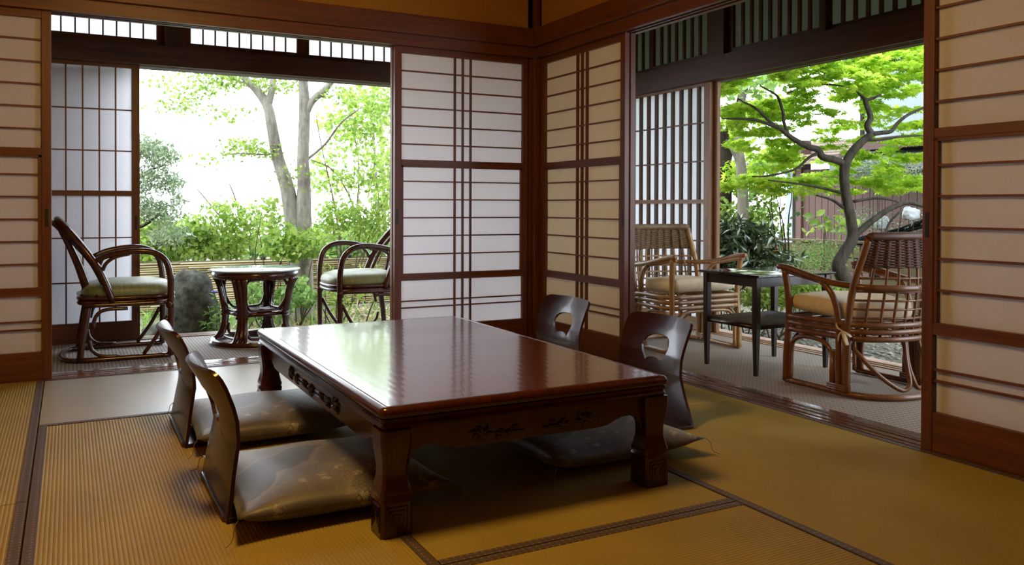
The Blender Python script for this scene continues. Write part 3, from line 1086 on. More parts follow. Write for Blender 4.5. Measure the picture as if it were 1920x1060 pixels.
cu = make_cushion()
CU = [((-1.985, -2.185, 0.012), 0.0, 'grey brocade floor cushion on the nearer left floor chair'),
      ((-1.985, -1.375, 0.012), 0.02, 'grey brocade floor cushion on the farther left floor chair'),
      ((-1.055, -2.165, 0.012), 0.03, 'grey brocade floor cushion half under the table at its near right leg')]
for i, (loc, rz, lab) in enumerate(CU):
    o = cu if i == 0 else copy_tree(cu)
    o.location = loc
    o.rotation_euler = (0, 0, rz + (0 if i != 2 else PI))
    tag(o, lab, 'cushion', 'floor cushions on the floor chairs')


# ------------------------------------------------------------------ dark rattan armchairs (local: +x front, origin on the floor)
def make_dark_chair():
    r = empty('rattan_armchair', (0, 0, 0))
    m = 'rattan_dark'
    for s in (-1, 1):
        y0 = s * 0.235
        a = MB()
        # arm: from the back frame over and down to the floor as the front leg
        a.tube([(-0.135, s * 0.225, 0.555), (-0.06, y0, 0.585), (0.06, y0 + s * 0.012, 0.602), (0.15, y0 + s * 0.015, 0.592), (0.212, y0 + s * 0.012, 0.545), (0.236, y0 + s * 0.006, 0.46), (0.240, y0, 0.36), (0.240, y0, 0.20), (0.238, y0, 0.012)],
               [0.014, 0.016, 0.018, 0.018, 0.018, 0.018, 0.018, 0.017, 0.016], 10, 5)
        a.build('arm', m, r, smooth='all')
        MB().tube([(-0.105, s * 0.235, 0.50), (-0.085, y0, 0.54), (-0.04, y0, 0.572), (0.03, y0, 0.588)], 0.010, 8, 5).build('arm_brace', m, r, smooth='all')
        MB().tube([(-0.17, s * 0.205, 0.33), (-0.185, s * 0.215, 0.24), (-0.205, s * 0.225, 0.11), (-0.215, s * 0.232, 0.015)], [0.02, 0.02, 0.018, 0.017], 10, 4).build('rear_leg', m, r, smooth='all')
        MB().tube([(0.225, y0, 0.235), (0.17, y0, 0.13), (0.10, y0, 0.03)], 0.011, 8, 4).build('diagonal_brace', m, r, smooth='all')
        b = MB()
        b.tube([(0.02, y0, 0.288), (-0.09, y0, 0.285), (-0.135, y0, 0.255), (-0.155, y0, 0.19)], 0.010, 8, 5)
        b.tube([(-0.17, y0, 0.12), (-0.155, y0, 0.07), (-0.11, y0, 0.035), (-0.02, y0, 0.028)], 0.010, 8, 5)
        b.build('curved_brace', m, r, smooth='all')
        MB().tube([(-0.20, y0, 0.312), (0.0, y0, 0.312), (0.23, y0, 0.314)], 0.013, 8, 3).build('seat_rail', m, r, smooth='all')
        MB().blob((0.236, y0, 0.30), (0.024, 0.024, 0.03), 10, 6).build('binding', m, r, smooth='all')
    # floor loop round the back
    MB().tube([(0.24, -0.235, 0.016), (0.0, -0.235, 0.016), (-0.20, -0.232, 0.016), (-0.275, -0.18, 0.016), (-0.302, 0.0, 0.016), (-0.275, 0.18, 0.016), (-0.20, 0.232, 0.016), (0.0, 0.235, 0.016), (0.24, 0.235, 0.016)],
              0.015, 8, 5).build('floor_rail', m, r, smooth='all')
    # back: outer arch and splats
    arch = [(-0.055, -0.235, 0.33), (-0.095, -0.235, 0.44), (-0.14, -0.232, 0.535), (-0.215, -0.205, 0.645), (-0.285, -0.135, 0.735), (-0.322, 0.0, 0.775), (-0.285, 0.135, 0.735), (-0.215, 0.205, 0.645), (-0.14, 0.232, 0.535), (-0.095, 0.235, 0.44), (-0.055, 0.235, 0.33)]
    MB().tube(arch, 0.019, 10, 5).build('back_frame', m, r, smooth='all')
    MB().tube([(p[0] - 0.03, p[1] * 0.72, 0.38 + (p[2] - 0.33) * 0.86) for p in arch], 0.012, 8, 5).build('inner_back_frame', m, r, smooth='all')
    for k, yy in enumerate((-0.11, -0.04, 0.04, 0.11)):
        MB().tube([(-0.175, yy * 0.7, 0.38), (-0.215, yy, 0.51), (-0.262, yy * 1.1, 0.63), (-0.315, yy * 0.9, 0.745)], [0.015, 0.013, 0.011, 0.010], 8, 4, flat=1.6).build('back_splat', m, r, smooth='all')
    MB().tube([(-0.12, -0.2, 0.36), (-0.178, -0.1, 0.37), (-0.19, 0.0, 0.375), (-0.178, 0.1, 0.37), (-0.12, 0.2, 0.36)], 0.014, 8, 4).build('lower_back_rail', m, r, smooth='all')
    # seat
    fr = MB()
    for z in (0.322, 0.346):
        fr.tube([(-0.19, -0.2, z), (0.1, -0.225, z), (0.24, -0.17, z), (0.272, 0.0, z), (0.24, 0.17, z), (0.1, 0.225, z), (-0.19, 0.2, z), (-0.205, 0.0, z)], 0.012, 8, 5, closed=True)
    fr.build('seat_ring', m, r, smooth='all')
    rings = []
    for q, z in ((1.0, 0.352), (1.03, 0.372), (1.0, 0.396), (0.9, 0.416), (0.7, 0.430), (0.4, 0.437), (0.08, 0.439)):
        ring = []
        for k in range(36):
            a_ = 2 * PI * k / 36
            ca, sa = math.cos(a_), math.sin(a_)
            ex = 0.235 * abs(ca) ** 0.62 * (1 if ca > 0 else -1)
            ey = 0.222 * abs(sa) ** 0.62 * (1 if sa > 0 else -1)
            ring.append((0.035 + ex * q, ey * q, z))
        rings.append(ring)
    MB().loft(rings).build('seat_pad', 'green_silk', r, smooth='all')
    return r


dc = make_dark_chair()
tag(dc, 'dark rattan armchair with a green seat at the left in front of the paper screen', 'armchair', 'dark rattan armchairs by the garden')
dc.location = (-2.395, 0.615, 0.0)
dc.rotation_euler = (0, 0, 0.0)
dc2 = copy_tree(dc)
dc2.location = (-0.93, 0.665, 0.0)
dc2.rotation_euler = (0, 0, PI)
tag(dc2, 'dark rattan armchair with a green seat right of the round glass table', 'armchair', 'dark rattan armchairs by the garden')

# round rattan table with a glass top
rt = thing('round_table', 'small round dark rattan table with a greenish glass top', 'table', (-1.63, 0.70, 0.0), 0.2)
MB().lathe([(0.18, 0.410), (0.250, 0.410), (0.258, 0.42), (0.258, 0.44), (0.250, 0.451), (0.18, 0.451)], 48).build('top_rim', 'rattan_dark', rt, smooth=True)
MB().lathe([(0.01, 0.452), (0.265, 0.452), (0.272, 0.456), (0.272, 0.461), (0.266, 0.465), (0.01, 0.465)], 48).build('glass_top', 'glass', rt, smooth=True)
MB().lathe([(0.02, 0.425), (0.2, 0.425), (0.2, 0.437), (0.02, 0.437)], 32).build('woven_disc', 'rattan_weave', rt)
for k in range(4):
    a0 = PI / 4 + k * PI / 2
    c, s_ = math.cos(a0), math.sin(a0)
    lg = MB()
    for da in (-0.10, 0.0, 0.10):
        prof = [(0.252, 0.412), (0.226, 0.355), (0.205, 0.25), (0.195, 0.19), (0.20, 0.12), (0.225, 0.05), (0.262, 0.018)]
        pts = []
        for rr_, z in prof:
            a_ = a0 + da * (0.9 if 0.1 < z < 0.3 else 1.25)
            pts.append((rr_ * math.cos(a_), rr_ * math.sin(a_), z))
        lg.tube(pts, 0.0155, 8, 4)
    lg.build('leg', 'rattan_dark', rt, smooth='all')
    b = MB()
    for z in (0.175, 0.195, 0.215):
        b.tube([(0.2 * math.cos(a0 + d) + 0.0, 0.2 * math.sin(a0 + d), z) for d in (-0.19, -0.1, 0, 0.1, 0.19)], 0.010, 8, 2)
    b.build('binding', 'rattan_dark', rt, smooth='all')
    # rounded frame between neighbouring legs, above the shelf
    a1 = a0 + PI / 2
    P = lambda rr_, t, z: (rr_ * (math.cos(a0) * (1 - t) + math.cos(a1) * t), rr_ * (math.sin(a0) * (1 - t) + math.sin(a1) * t), z)
    MB().tube([P(0.235, 0.09, 0.33), P(0.22, 0.11, 0.27), P(0.2, 0.16, 0.225), P(0.2, 0.3, 0.212), P(0.2, 0.7, 0.212), P(0.2, 0.84, 0.225), P(0.22, 0.89, 0.27), P(0.235, 0.91, 0.33), P(0.245, 0.84, 0.395), P(0.245, 0.7, 0.403), P(0.245, 0.3, 0.403), P(0.245, 0.16, 0.395)],
              0.008, 8, 4, closed=True).build('frame_loop', 'rattan_dark', rt, smooth='all')
    MB().tube([P(0.205, 0.1, 0.12), P(0.22, 0.14, 0.07), P(0.23, 0.25, 0.045), P(0.23, 0.75, 0.045), P(0.22, 0.86, 0.07), P(0.205, 0.9, 0.12)], 0.009, 8, 4).build('foot_loop', 'rattan_dark', rt, smooth='all')
    MB().tube([P(0.195, 0.0, 0.19), P(0.197, 0.5, 0.19), P(0.195, 1.0, 0.19)], 0.014, 8).build('shelf_rail', 'rattan_dark', rt, smooth='all')
for k in range(-5, 6):
    w = 0.135
    MB().tube([(-w, k * 0.025, 0.2), (w, k * 0.025, 0.2)], 0.007, 6).build('shelf_slat', 'rattan_dark', rt, smooth='all')
MB().lathe([(0.235, 0.006), (0.268, 0.006), (0.276, 0.018), (0.268, 0.034), (0.24, 0.034), (0.232, 0.02), (0.235, 0.006)], 40, cap=False).build('foot_ring', 'rattan_dark', rt, smooth=True)
MB().lathe([(0.24, 0.0), (0.272, 0.0), (0.272, 0.006), (0.24, 0.006), (0.24, 0.0)], 40, cap=False).build('felt_ring', 'steel', rt)


# ------------------------------------------------------------------ honey rattan armchairs with cushions (local +x front)
def make_honey_chair(m, wv, lab_tie=True):
    r = empty('rattan_armchair', (0, 0, 0))
    HWd = 0.252
    for s in (-1, 1):
        y0 = s * HWd
        MB().tube([(0.245, y0, 0.012), (0.242, y0, 0.15), (0.232, y0 - s * 0.004, 0.32), (0.236, y0, 0.45), (0.252, y0 + s * 0.008, 0.556)], [0.0165, 0.0165, 0.016, 0.016, 0.016], 10, 4).build('front_leg', m, r, smooth='all')
        a = MB()
        a.tube([(0.285, y0 + s * 0.014, 0.566), (0.22, y0 + s * 0.012, 0.562), (0.10, y0 + s * 0.012, 0.535), (-0.02, y0 + s * 0.006, 0.512), (-0.13, y0 - s * 0.01, 0.503), (-0.215, y0 - s * 0.05, 0.50), (-0.275, y0 - s * 0.15, 0.498), (-0.29, 0, 0.497)], 0.0145, 10, 4)
        a.tube([(0.27, y0 + s * 0.0, 0.548), (0.2, y0, 0.538), (0.08, y0, 0.518), (0.0, y0, 0.505)], 0.012, 8, 4)
        a.build('arm', m, r, smooth='all')
        MB().tube([(0.03, y0 + s * 0.006, 0.515), (-0.03, y0 + s * 0.004, 0.46), (-0.062, y0, 0.36), (-0.068, y0, 0.2), (-0.068, y0, 0.016)], 0.0145, 10, 5).build('arm_support', m, r, smooth='all')
        b = MB()
        for dx in (-0.035, -0.10):
            b.tube([(dx, y0, 0.016), (dx, y0, 0.20 if dx > -0.05 else 0.34)], 0.0145, 8)
        b.build('rear_leg', m, r, smooth='all')
        br = MB()
        br.tube([(0.218, y0, 0.02), (0.214, y0, 0.16), (0.198, y0, 0.21), (0.15, y0, 0.238), (0.08, y0, 0.242), (0.02, y0, 0.232), (-0.02, y0, 0.20), (-0.036, y0, 0.14), (-0.036, y0, 0.02)], 0.0105, 8, 4)
        br.build('leg_arch', m, r, smooth='all')
        bd = MB()
        for z in (0.03, 0.04, 0.05):
            bd.tube([(-0.118, y0 - 0.016 * s, z), (-0.02, y0 - 0.016 * s, z), (-0.02, y0 + 0.016 * s, z), (-0.118, y0 + 0.016 * s, z)], 0.006, 6, closed=True)
        bd.build('binding', m, r, smooth='all')
        # back upright
        MB().tube([(-0.112, y0, 0.02), (-0.115, y0, 0.2), (-0.12, y0, 0.34), (-0.142, y0 - s * 0.004, 0.5), (-0.185, y0 - s * 0.012, 0.635), (-0.208, y0 - s * 0.02, 0.718)], 0.0165, 10, 4).build('back_upright', m, r, smooth='all')
        # tie of the cushion
        if s == 1 or s == -1:
            tie = MB()
            c = Vector((-0.105, y0 + s * 0.02, 0.30))
            for (dx, dz) in ((-0.05, -0.02), (-0.03, -0.06), (0.02, -0.05), (0.03, 0.03)):
                tie.tube([c, c + Vector((dx * 0.6, s * 0.008, dz * 0.4)), c + Vector((dx, s * 0.004, dz))], [0.006, 0.011, 0.009], 6, 3, flat=0.35)
            tie.build('cushion_tie', 'cream', r, smooth='all')
    fl = MB()
    fl.tube([(0.245, -HWd, 0.016), (0.0, -HWd, 0.016), (-0.11, -HWd, 0.016), (-0.21, -0.21, 0.016), (-0.28, -0.11, 0.016), (-0.298, 0, 0.016), (-0.28, 0.11, 0.016), (-0.21, 0.21, 0.016), (-0.11, HWd, 0.016), (0.0, HWd, 0.016), (0.245, HWd, 0.016)], 0.0145, 8, 4)
    fl.build('floor_rail', m, r, smooth='all')
    lp = MB()
    lp.tube([(-0.11, -0.235, 0.24), (-0.20, -0.17, 0.12), (-0.25, -0.09, 0.05), (-0.265, -0.03, 0.045), (-0.268, 0.0, 0.075), (-0.25, 0.02, 0.16), (-0.235, 0.02, 0.28)], 0.0105, 8, 5)
    lp.tube([(-0.11, 0.235, 0.24), (-0.20, 0.17, 0.12), (-0.25, 0.09, 0.05), (-0.265, 0.05, 0.045), (-0.268, 0.03, 0.075), (-0.25, 0.03, 0.16), (-0.235, 0.03, 0.28)], 0.0105, 8, 5)
    lp.build('rear_loop', m, r, smooth='all')
    for z in (0.268, 0.300, 0.330):
        rg = MB()
        rg.tube([(0.225, -HWd, z), (0.0, -HWd - 0.004, z), (-0.12, -HWd + 0.004, z), (-0.20, -0.19, z), (-0.245, -0.09, z), (-0.255, 0, z), (-0.245, 0.09, z), (-0.20, 0.19, z), (-0.12, HWd - 0.004, z), (0.0, HWd + 0.004, z), (0.225, HWd, z), (0.238, 0.12, z), (0.24, 0, z), (0.238, -0.12, z)], 0.0135, 8, 4, closed=True)
        rg.build('seat_rail', m, r, smooth='all')
    # front arch between front legs
    MB().tube([(0.238, -0.225, 0.02), (0.238, -0.22, 0.17), (0.238, -0.19, 0.225), (0.238, -0.12, 0.244), (0.238, 0.12, 0.244), (0.238, 0.19, 0.225), (0.238, 0.22, 0.17), (0.238, 0.225, 0.02)], 0.0105, 8, 4).build('front_arch', m, r, smooth='all')

    # curved back: upright stakes, horizontal hoops and the woven head panel
    def backpt(v, z):
        """v in -1..1 across, z height"""
        lean = interp([0.25, 0.34, 0.5, 0.64, 0.745], [-0.118, -0.12, -0.142, -0.185, -0.214], z)
        bulge = interp([0.25, 0.5, 0.745], [0.135, 0.14, 0.05], z) * (1 - v * v)
        return (lean - bulge, v * interp([0.25, 0.5, 0.745], [HWd, 0.248, 0.232], z), z)
    NS = 9
    for i in range(NS):
        v = -0.8 + 1.6 * i / (NS - 1)
        st = MB()
        st.tube([backpt(v, z) for z in (0.27, 0.36, 0.45, 0.54, 0.64, 0.725)], 0.0065, 6, 2)
        st.build('stake', m, r, smooth='all')
    for z in (0.36, 0.40, 0.44, 0.48, 0.54):
        hp = MB()
        hp.tube([backpt(v, z) for v in np.linspace(-1, 1, 13)], 0.006, 6)
        hp.build('hoop', m, r, smooth='all')
    wm = MB()
    rows = 23
    for k in range(rows):
        z = 0.590 + (0.722 - 0.590) * k / (rows - 1)
        pts = []
        for i, v in enumerate(np.linspace(-0.98, 0.98, 37)):
            p = Vector(backpt(v, z))
            q = (v + 0.8) / 1.6 * (NS - 1)
            p.x += 0.0075 * math.cos(PI * q) * (1 if k % 2 else -1)
            pts.append(p)
        wm.tube(pts, 0.0042, 4)
    wv_o = wm.build('woven_panel', wv, r, smooth='all')
    for i in range(NS):
        v = -0.8 + 1.6 * i / (NS - 1)
        MB().tube([backpt(v, z) for z in (0.585, 0.63, 0.68, 0.722)], 0.0125, 8, 3, flat=0.55).build('panel_stake', wv, r, smooth='all')
    tp = MB()
    hp_ = [backpt(v, 0.715) for v in (-1, -0.985)] + [backpt(v, 0.727) for v in np.linspace(-0.96, 0.96, 61)] + [backpt(v, 0.715) for v in (0.985, 1)]
    tp.tube(hp_, [0.0205 if q % 2 else 0.0178 for q in range(len(hp_))], 10)
    tp.build('head_roll', wv, r, smooth='all')
    # cushion
    N = 30
    vs, fs = [], []
    idx = {}
    for sgn in (1, -1):
        for i in range(N + 1):
            for j in range(N + 1):
                edge = i in (0, N) or j in (0, N)
                key = (i, j, 0 if edge else sgn)
                if key in idx:
                    continue
                u, v = -1 + 2 * i / N, -1 + 2 * j / N
                e = max(0, 1 - abs(u) ** 14) ** 0.5 * max(0, 1 - abs(v) ** 14) ** 0.5
                x = 0.25 * u if u > 0 else u * (0.095 + 0.125 * (1 - v * v))
                yy = v * (0.236 - (0.05 * max(0, -u) ** 2))
                dip = 0.02 * math.exp(-((u + 0.1) ** 2 + v * v) / 0.28) + 0.004 * math.sin(5 * u + 4 * v)
                z = 0.386 + ((0.044 * e - dip * e) if sgn > 0 else -0.042 * e) + 0.012 * u
                idx[key] = len(vs)
                vs.append((x, yy, z))
        for i in range(N):
            for j in range(N):
                g = [(i, j), (i + 1, j), (i + 1, j + 1), (i, j + 1)]
                f = [idx[(a, b, 0 if (a in (0, N) or b in (0, N)) else sgn)] for a, b in g]
                fs.append(tuple(f if sgn > 0 else f[::-1]))
    MB().add(vs, fs).build('cushion', 'cream', r, smooth='all')
    return r


hc = make_honey_chair('rattan_honey', 'rattan_weave')
hc.location = (0.675, -1.95, 0.0)
hc.rotation_euler = (0, 0, PI / 2)
tag(hc, 'reddish rattan armchair seen from behind, with cream cushion and tied ribbon', 'armchair', 'rattan armchairs at the square table')
hc2 = make_honey_chair('rattan_pale', 'weave_pale')
hc2.location = (0.645, -0.635, 0.0)
hc2.rotation_euler = (0, 0, -PI / 2)
tag(hc2, 'pale honey rattan armchair with white cushion in front of the slatted screen', 'armchair', 'rattan armchairs at the square table')

# square dark side table
st = thing('side_table', 'dark four-legged side table with a woven lower shelf between two rattan chairs', 'table', (0.652, -1.342, 0.0))
MB().loft([rrect(0.285 + d, 0.225 + d, 0.012, z, 3) for d, z in ((-0.012, 0.498), (0.0, 0.503), (0.0, 0.509), (-0.003, 0.512))]).build('table_top', 'blackwood_gloss', st, smooth=True)
for sx in (-1, 1):
    for sy in (-1, 1):
        ox, oy = sx * 0.249, sy * 0.183
        MB().loft([[(ox + a * h, oy + b * h, z) for a, b in ((1, -1), (1, 1), (-1, 1), (-1, -1))] for z, h in ((0.0, 0.010), (0.25, 0.0155), (0.50, 0.016))]).build('leg', 'blackwood', st, bevel=0.003)
for s in (-1, 1):
    MB().box(-0.249, 0.249, s * 0.183 - 0.009, s * 0.183 + 0.009, 0.45, 0.499).build('apron', 'blackwood', st)
    MB().box(s * 0.249 - 0.009, s * 0.249 + 0.009, -0.183, 0.183, 0.45, 0.499).build('apron', 'blackwood', st)
    MB().tube([(-0.249, s * 0.183, 0.245), (0.249, s * 0.183, 0.245)], 0.012, 8).build('shelf_rail', 'blackwood', st, smooth='all')
    MB().tube([(s * 0.249, -0.183, 0.245), (s * 0.249, 0.183, 0.245)], 0.012, 8).build('shelf_rail', 'blackwood', st, smooth='all')
wm = MB()
for k in range(46):
    x = -0.235 + 0.47 * k / 45
    wm.tube([(x, -0.19, 0.245), (x, -0.183, 0.2605), (x, 0.0, 0.256 + 0.003 * (k % 2)), (x, 0.183, 0.2605), (x, 0.19, 0.245)], 0.0054, 5)
so = wm.build('woven_shelf', 'cord', st, smooth='all')

# ceiling lamp of the room (out of the frame, carries the warm light)
t = NT('lamp_shade_glow')
em = t.n('ShaderNodeEmission')
em.inputs['Color'].default_value = (1.0, 0.6, 0.26, 1)
em.inputs['Strength'].default_value = 2.0
M['lamp'] = t.end(em.outputs[0])
cl = thing('ceiling_lamp', 'round paper ceiling lamp above the middle of the room', 'lamp', (-2.2, -2.45, 2.205))
MB().lathe([(0.05, 0.005), (0.30, 0.005), (0.32, 0.02), (0.32, 0.10), (0.30, 0.12), (0.05, 0.12)], 32).build('shade', 'paper', cl, smooth=True)
MB().lathe([(0.04, 0.12), (0.04, 0.21)], 12).build('stem', 'dark_z', cl)

# ================================================================== the garden
GZL, GZR = -0.24, -0.14


def ground_z(x, y):
    t = min(1, max(0, (x - 0.6) / 0.9))
    base = GZL * (1 - t) + GZR * t
    return base + 0.02 * math.sin(2.3 * x + 1) * math.cos(1.9 * y) + 0.012 * math.sin(6 * x) * math.sin(5.1 * y + 1)


mb = MB()
NX, NY = 110, 110
gx0, gx1, gy0, gy1 = -9.0, 16.0, -6.0, 19.0
vs = []
for i in range(NX + 1):
    for j in range(NY + 1):
        x = gx0 + (gx1 - gx0) * (i / NX)
        y_ = gy0 + (gy1 - gy0) * (j / NY)
        z = ground_z(x, y_)
        if x < 1.38 and y_ < 1.28:
            z = -0.4
        vs.append((x, y_, z))
fs = [(i * (NY + 1) + j, (i + 1) * (NY + 1) + j, (i + 1) * (NY + 1) + j + 1, i * (NY + 1) + j + 1) for i in range(NX) for j in range(NY)]
tag(mb.add(vs, fs).build('ground', 'ground', smooth='all'), 'grey brown garden soil around the veranda', kind='structure')

STAR = []
_c = [(0.0, 0.02)]
for k, (ang, L) in enumerate(((-128, 0.52), (-82, 0.8), (-40, 0.95), (0, 1.0), (40, 0.95), (82, 0.8), (128, 0.52))):
    STAR.append((math.sin(math.radians(ang)) * L, math.cos(math.radians(ang)) * L))


def leaf_template(kind):
    """vertices (x across, y along, z fold) and triangles"""
    if kind == 'maple':
        v = [(0, 0, 0)]
        f = []
        for k, (ang, L) in enumerate(((-120, 0.5), (-76, 0.82), (-38, 0.98), (0, 1.05), (38, 0.98), (76, 0.82), (120, 0.5))):
            a = math.radians(ang)
            w = 0.17
            tip = (math.sin(a) * L, math.cos(a) * L, -0.10 * L)
            l_ = (math.sin(a - 0.42) * L * 0.42, math.cos(a - 0.42) * L * 0.42, 0.02)
            r_ = (math.sin(a + 0.42) * L * 0.42, math.cos(a + 0.42) * L * 0.42, 0.02)
            o = len(v)
            v += [l_, tip, r_]
            f += [(0, o + 1, o), (0, o + 2, o + 1)]
        return np.array(v), np.array(f)
    if kind == 'broad':
        v = [(0, 0, 0), (-0.34, 0.35, 0.08), (-0.3, 0.7, 0.06), (0, 1.05, -0.08), (0.3, 0.7, 0.06), (0.34, 0.35, 0.08), (0, 0.5, -0.02)]
        f = [(0, 6, 1), (1, 6, 2), (2, 6, 3), (3, 6, 4), (4, 6, 5), (5, 6, 0)]
        return np.array(v), np.array(f)
    if kind == 'lance':
        v = [(0, 0, 0), (-0.15, 0.4, 0.05), (0, 1.0, -0.12), (0.15, 0.4, 0.05), (0, 0.45, 0.0)]
        f = [(0, 4, 1), (1, 4, 2), (2, 4, 3), (3, 4, 0)]
        return np.array(v), np.array(f)
    if kind == 'blade':
        v = [(-0.05, 0, 0), (0.05, 0, 0), (-0.04, 0.55, 0.0), (0.04, 0.55, 0.0), (0, 1.0, -0.2)]
        f = [(0, 1, 3), (0, 3, 2), (2, 3, 4)]
        return np.array(v), np.array(f)
    v = [(0, 0, 0), (-0.3, 0.5, 0.06), (0, 1.0, -0.05), (0.3, 0.5, 0.06)]
    return np.array(v), np.array([(0, 2, 1), (0, 3, 2)])


def leaves(name, mat, P, size, kind, parent=None, up=0.6, spread=1.0, tone=None, sizevar=0.35, grow=None):
    """one mesh of many separate leaves; up = how far the leaf faces lean to the sky"""
    P = np.asarray(P, float)
    n = len(P)
    tv, tf = leaf_template(kind)
    nrm = rng.normal(size=(n, 3))
    nrm /= np.linalg.norm(nrm, axis=1)[:, None]
    nrm = nrm * (1 - up) + np.array([0, 0, 1.0]) * up
    nrm /= np.linalg.norm(nrm, axis=1)[:, None]
    if grow is None:
        d = rng.normal(size=(n, 3)) * spread
        d[:, 2] -= 0.25
    else:
        d = np.asarray(grow) + rng.normal(size=(n, 3)) * spread
    d -= nrm * np.sum(d * nrm, axis=1)[:, None]
    d /= np.linalg.norm(d, axis=1)[:, None] + 1e-9
    sd = np.cross(d, nrm)
    s = size * (1 + sizevar * (rng.random(n) * 2 - 1))
    V = (P[:, None, :] + s[:, None, None] * (tv[None, :, 0:1] * sd[:, None, :] + tv[None, :, 1:2] * d[:, None, :] + tv[None, :, 2:3] * nrm[:, None, :]))
    m_, k_ = len(tv), len(tf)
    Fi = (tf[None] + (np.arange(n) * m_)[:, None, None]).reshape(-1, 3)
    me = bpy.data.meshes.new(name)
    me.vertices.add(n * m_)
    me.vertices.foreach_set('co', V.reshape(-1).astype(np.float32))
    me.loops.add(n * k_ * 3)
    me.loops.foreach_set('vertex_index', Fi.reshape(-1).astype(np.int32))
    me.polygons.add(n * k_)
    me.polygons.foreach_set('loop_start', (np.arange(n * k_) * 3).astype(np.int32))
    me.update(calc_edges=True)
    tn = rng.random(n) if tone is None else np.clip(np.asarray(tone) + rng.normal(size=n) * 0.15, 0, 1)
    at_ = me.attributes.new('tone', 'FLOAT', 'POINT')
    at_.data.foreach_set('value', np.repeat(tn, m_).astype(np.float32))
    me.materials.append(M[mat])
    o = bpy.data.objects.new(name, me)
    COL.objects.link(o)
    if parent:
        o.parent = parent
    o['kind'] = 'stuff'
    return o


def cloud(pads, base=Vector((0, 0, 0))):
    """sample points inside ellipsoids: (centre, (rx, ry, rz), count)"""
    out = []
    for c, r_, n in pads:
        q = rng.normal(size=(n, 3))
        q /= np.linalg.norm(q, axis=1)[:, None]
        q *= (rng.random(n) ** 0.45)[:, None]
        out.append(np.array(c) - np.array(base) + q * np.array(r_))
    return np.concatenate(out)


def trunk(name, paths, mat, parent, n=10, k=5):
    mb_ = MB()
    for pts, rad in paths:
        mb_.tube(pts, rad, n, k)
    return mb_.build(name, mat, parent, smooth='all')


def rel(pts, base):
    return [Vector(p) - base for p in pts]


def px_path(lst, base, d):
    """[(px, py[, depth offset])] -> points relative to base"""
    return [at(p[0], p[1], d + (p[2] if len(p) > 2 else 0)) - base for p in lst]


# ---------------- garden side (left)
# bamboo fence
fx0, fx1, fy = -4.6, 2.0, 4.35
fn_ = thing('bamboo_fence', 'low fence of thin horizontal bamboo strips behind the garden side plants', 'fence', (0, fy, GZL))
mb = MB()
zz = 0.02
while zz < 0.53:
    x = fx0
    while x < fx1:
        L = random.uniform(1.2, 1.8)
        x2 = min(fx1, x + L)
        mb.tube([(x, random.uniform(-0.004, 0.004), zz + random.uniform(-0.003, 0.003)), (x2 - 0.004, random.uniform(-0.004, 0.004), zz + random.uniform(-0.003, 0.003))], 0.0098, 6)
        x = x2
    zz += 0.0232
MB().box(fx0, fx1, 0.012, 0.018, 0.0, 0.53).build('backing', 'bark_mid', fn_)
o = mb.build('bamboo_strip', 'bamboo', fn_, smooth='all')
o['kind'] = 'stuff'
for x in np.arange(fx0, fx1 + 0.1, 0.94):
    MB().tube([(x, 0.02, -0.06), (x, 0.02, 0.55)], 0.022, 8).build('post', 'bark_dark', fn_)

# the two-stemmed tree
d0 = 8.0
tb = at(566, 560, d0)
tb.z = GZL
tree = thing('tree', 'pale-barked tree with two main stems seen through the garden side opening', 'tree', tb)
k8 = d0 / F_PX
trunk('trunk', [
    (px_path([(566, 600), (565, 560), (565, 510), (563, 470), (562, 450)], tb, d0), [0.135, 0.125, 0.115, 0.09, 0.04]),
    (px_path([(563, 530), (556, 460), (547, 400), (538, 350), (522, 300), (512, 250), (505, 210), (497, 190), (478, 165), (462, 150), (440, 120), (415, 70)], tb, d0), [0.1, 0.098, 0.08, 0.07, 0.06, 0.054, 0.05, 0.046, 0.04, 0.036, 0.03, 0.02]),
    (px_path([(567, 530), (568, 460), (569, 400), (570, 350), (568, 300), (570, 250), (571, 200), (569, 160), (567, 110), (565, 40)], tb, d0), [0.1, 0.098, 0.076, 0.066, 0.058, 0.056, 0.054, 0.048, 0.042, 0.03]),
    (px_path([(500, 205), (506, 185), (511, 160), (513, 120), (520, 60)], tb, d0), [0.04, 0.036, 0.032, 0.028, 0.02]),
    (px_path([(572, 215), (585, 190), (605, 172), (620, 155), (640, 120), (670, 70)], tb, d0), [0.04, 0.036, 0.034, 0.03, 0.026, 0.018])], 'bark_pale', tree, 12, 5)
trunk('branch', [
    (px_path([(520, 285), (495, 290), (460, 288), (430, 290)], tb, d0), [0.012, 0.01, 0.008, 0.005]),
    (px_path([(468, 158), (440, 150), (420, 138), (395, 120)], tb, d0), [0.012, 0.01, 0.008, 0.005]),
    (px_path([(575, 300), (610, 270), (640, 230), (680, 200)], tb, d0 + 0.3), [0.014, 0.012, 0.009, 0.005])], 'bark_pale', tree, 8, 4)


def pads_px(lst, d):
    """(px, py, half width px, half height px, count[, depth offset])"""
    out = []
    for q in lst:
        dd = d + (q[5] if len(q) > 5 else 0)
        out.append((at(q[0], q[1], dd), (q[2] * dd / F_PX, 0.35, q[3] * dd / F_PX), q[4]))
    return out


leaves('foliage', 'leaf_bright', cloud(pads_px([(430, 145, 80, 20, 520), (380, 165, 70, 14, 190), (520, 155, 60, 20, 260), (330, 200, 70, 14, 130), (360, 185, 60, 18, 120), (455, 275, 46, 18, 300), (500, 285, 30, 14, 120), (430, 215, 60, 18, 90), (545, 330, 40, 30, 90),
                                                (640, 180, 50, 16, 160), (300, 150, 40, 20, 60), (400, 300, 50, 20, 60), (420, 60, 140, 50, 700), (600, 60, 140, 50, 700)], d0), tb), 0.036, 'broad', tree, 0.35, tone=None)

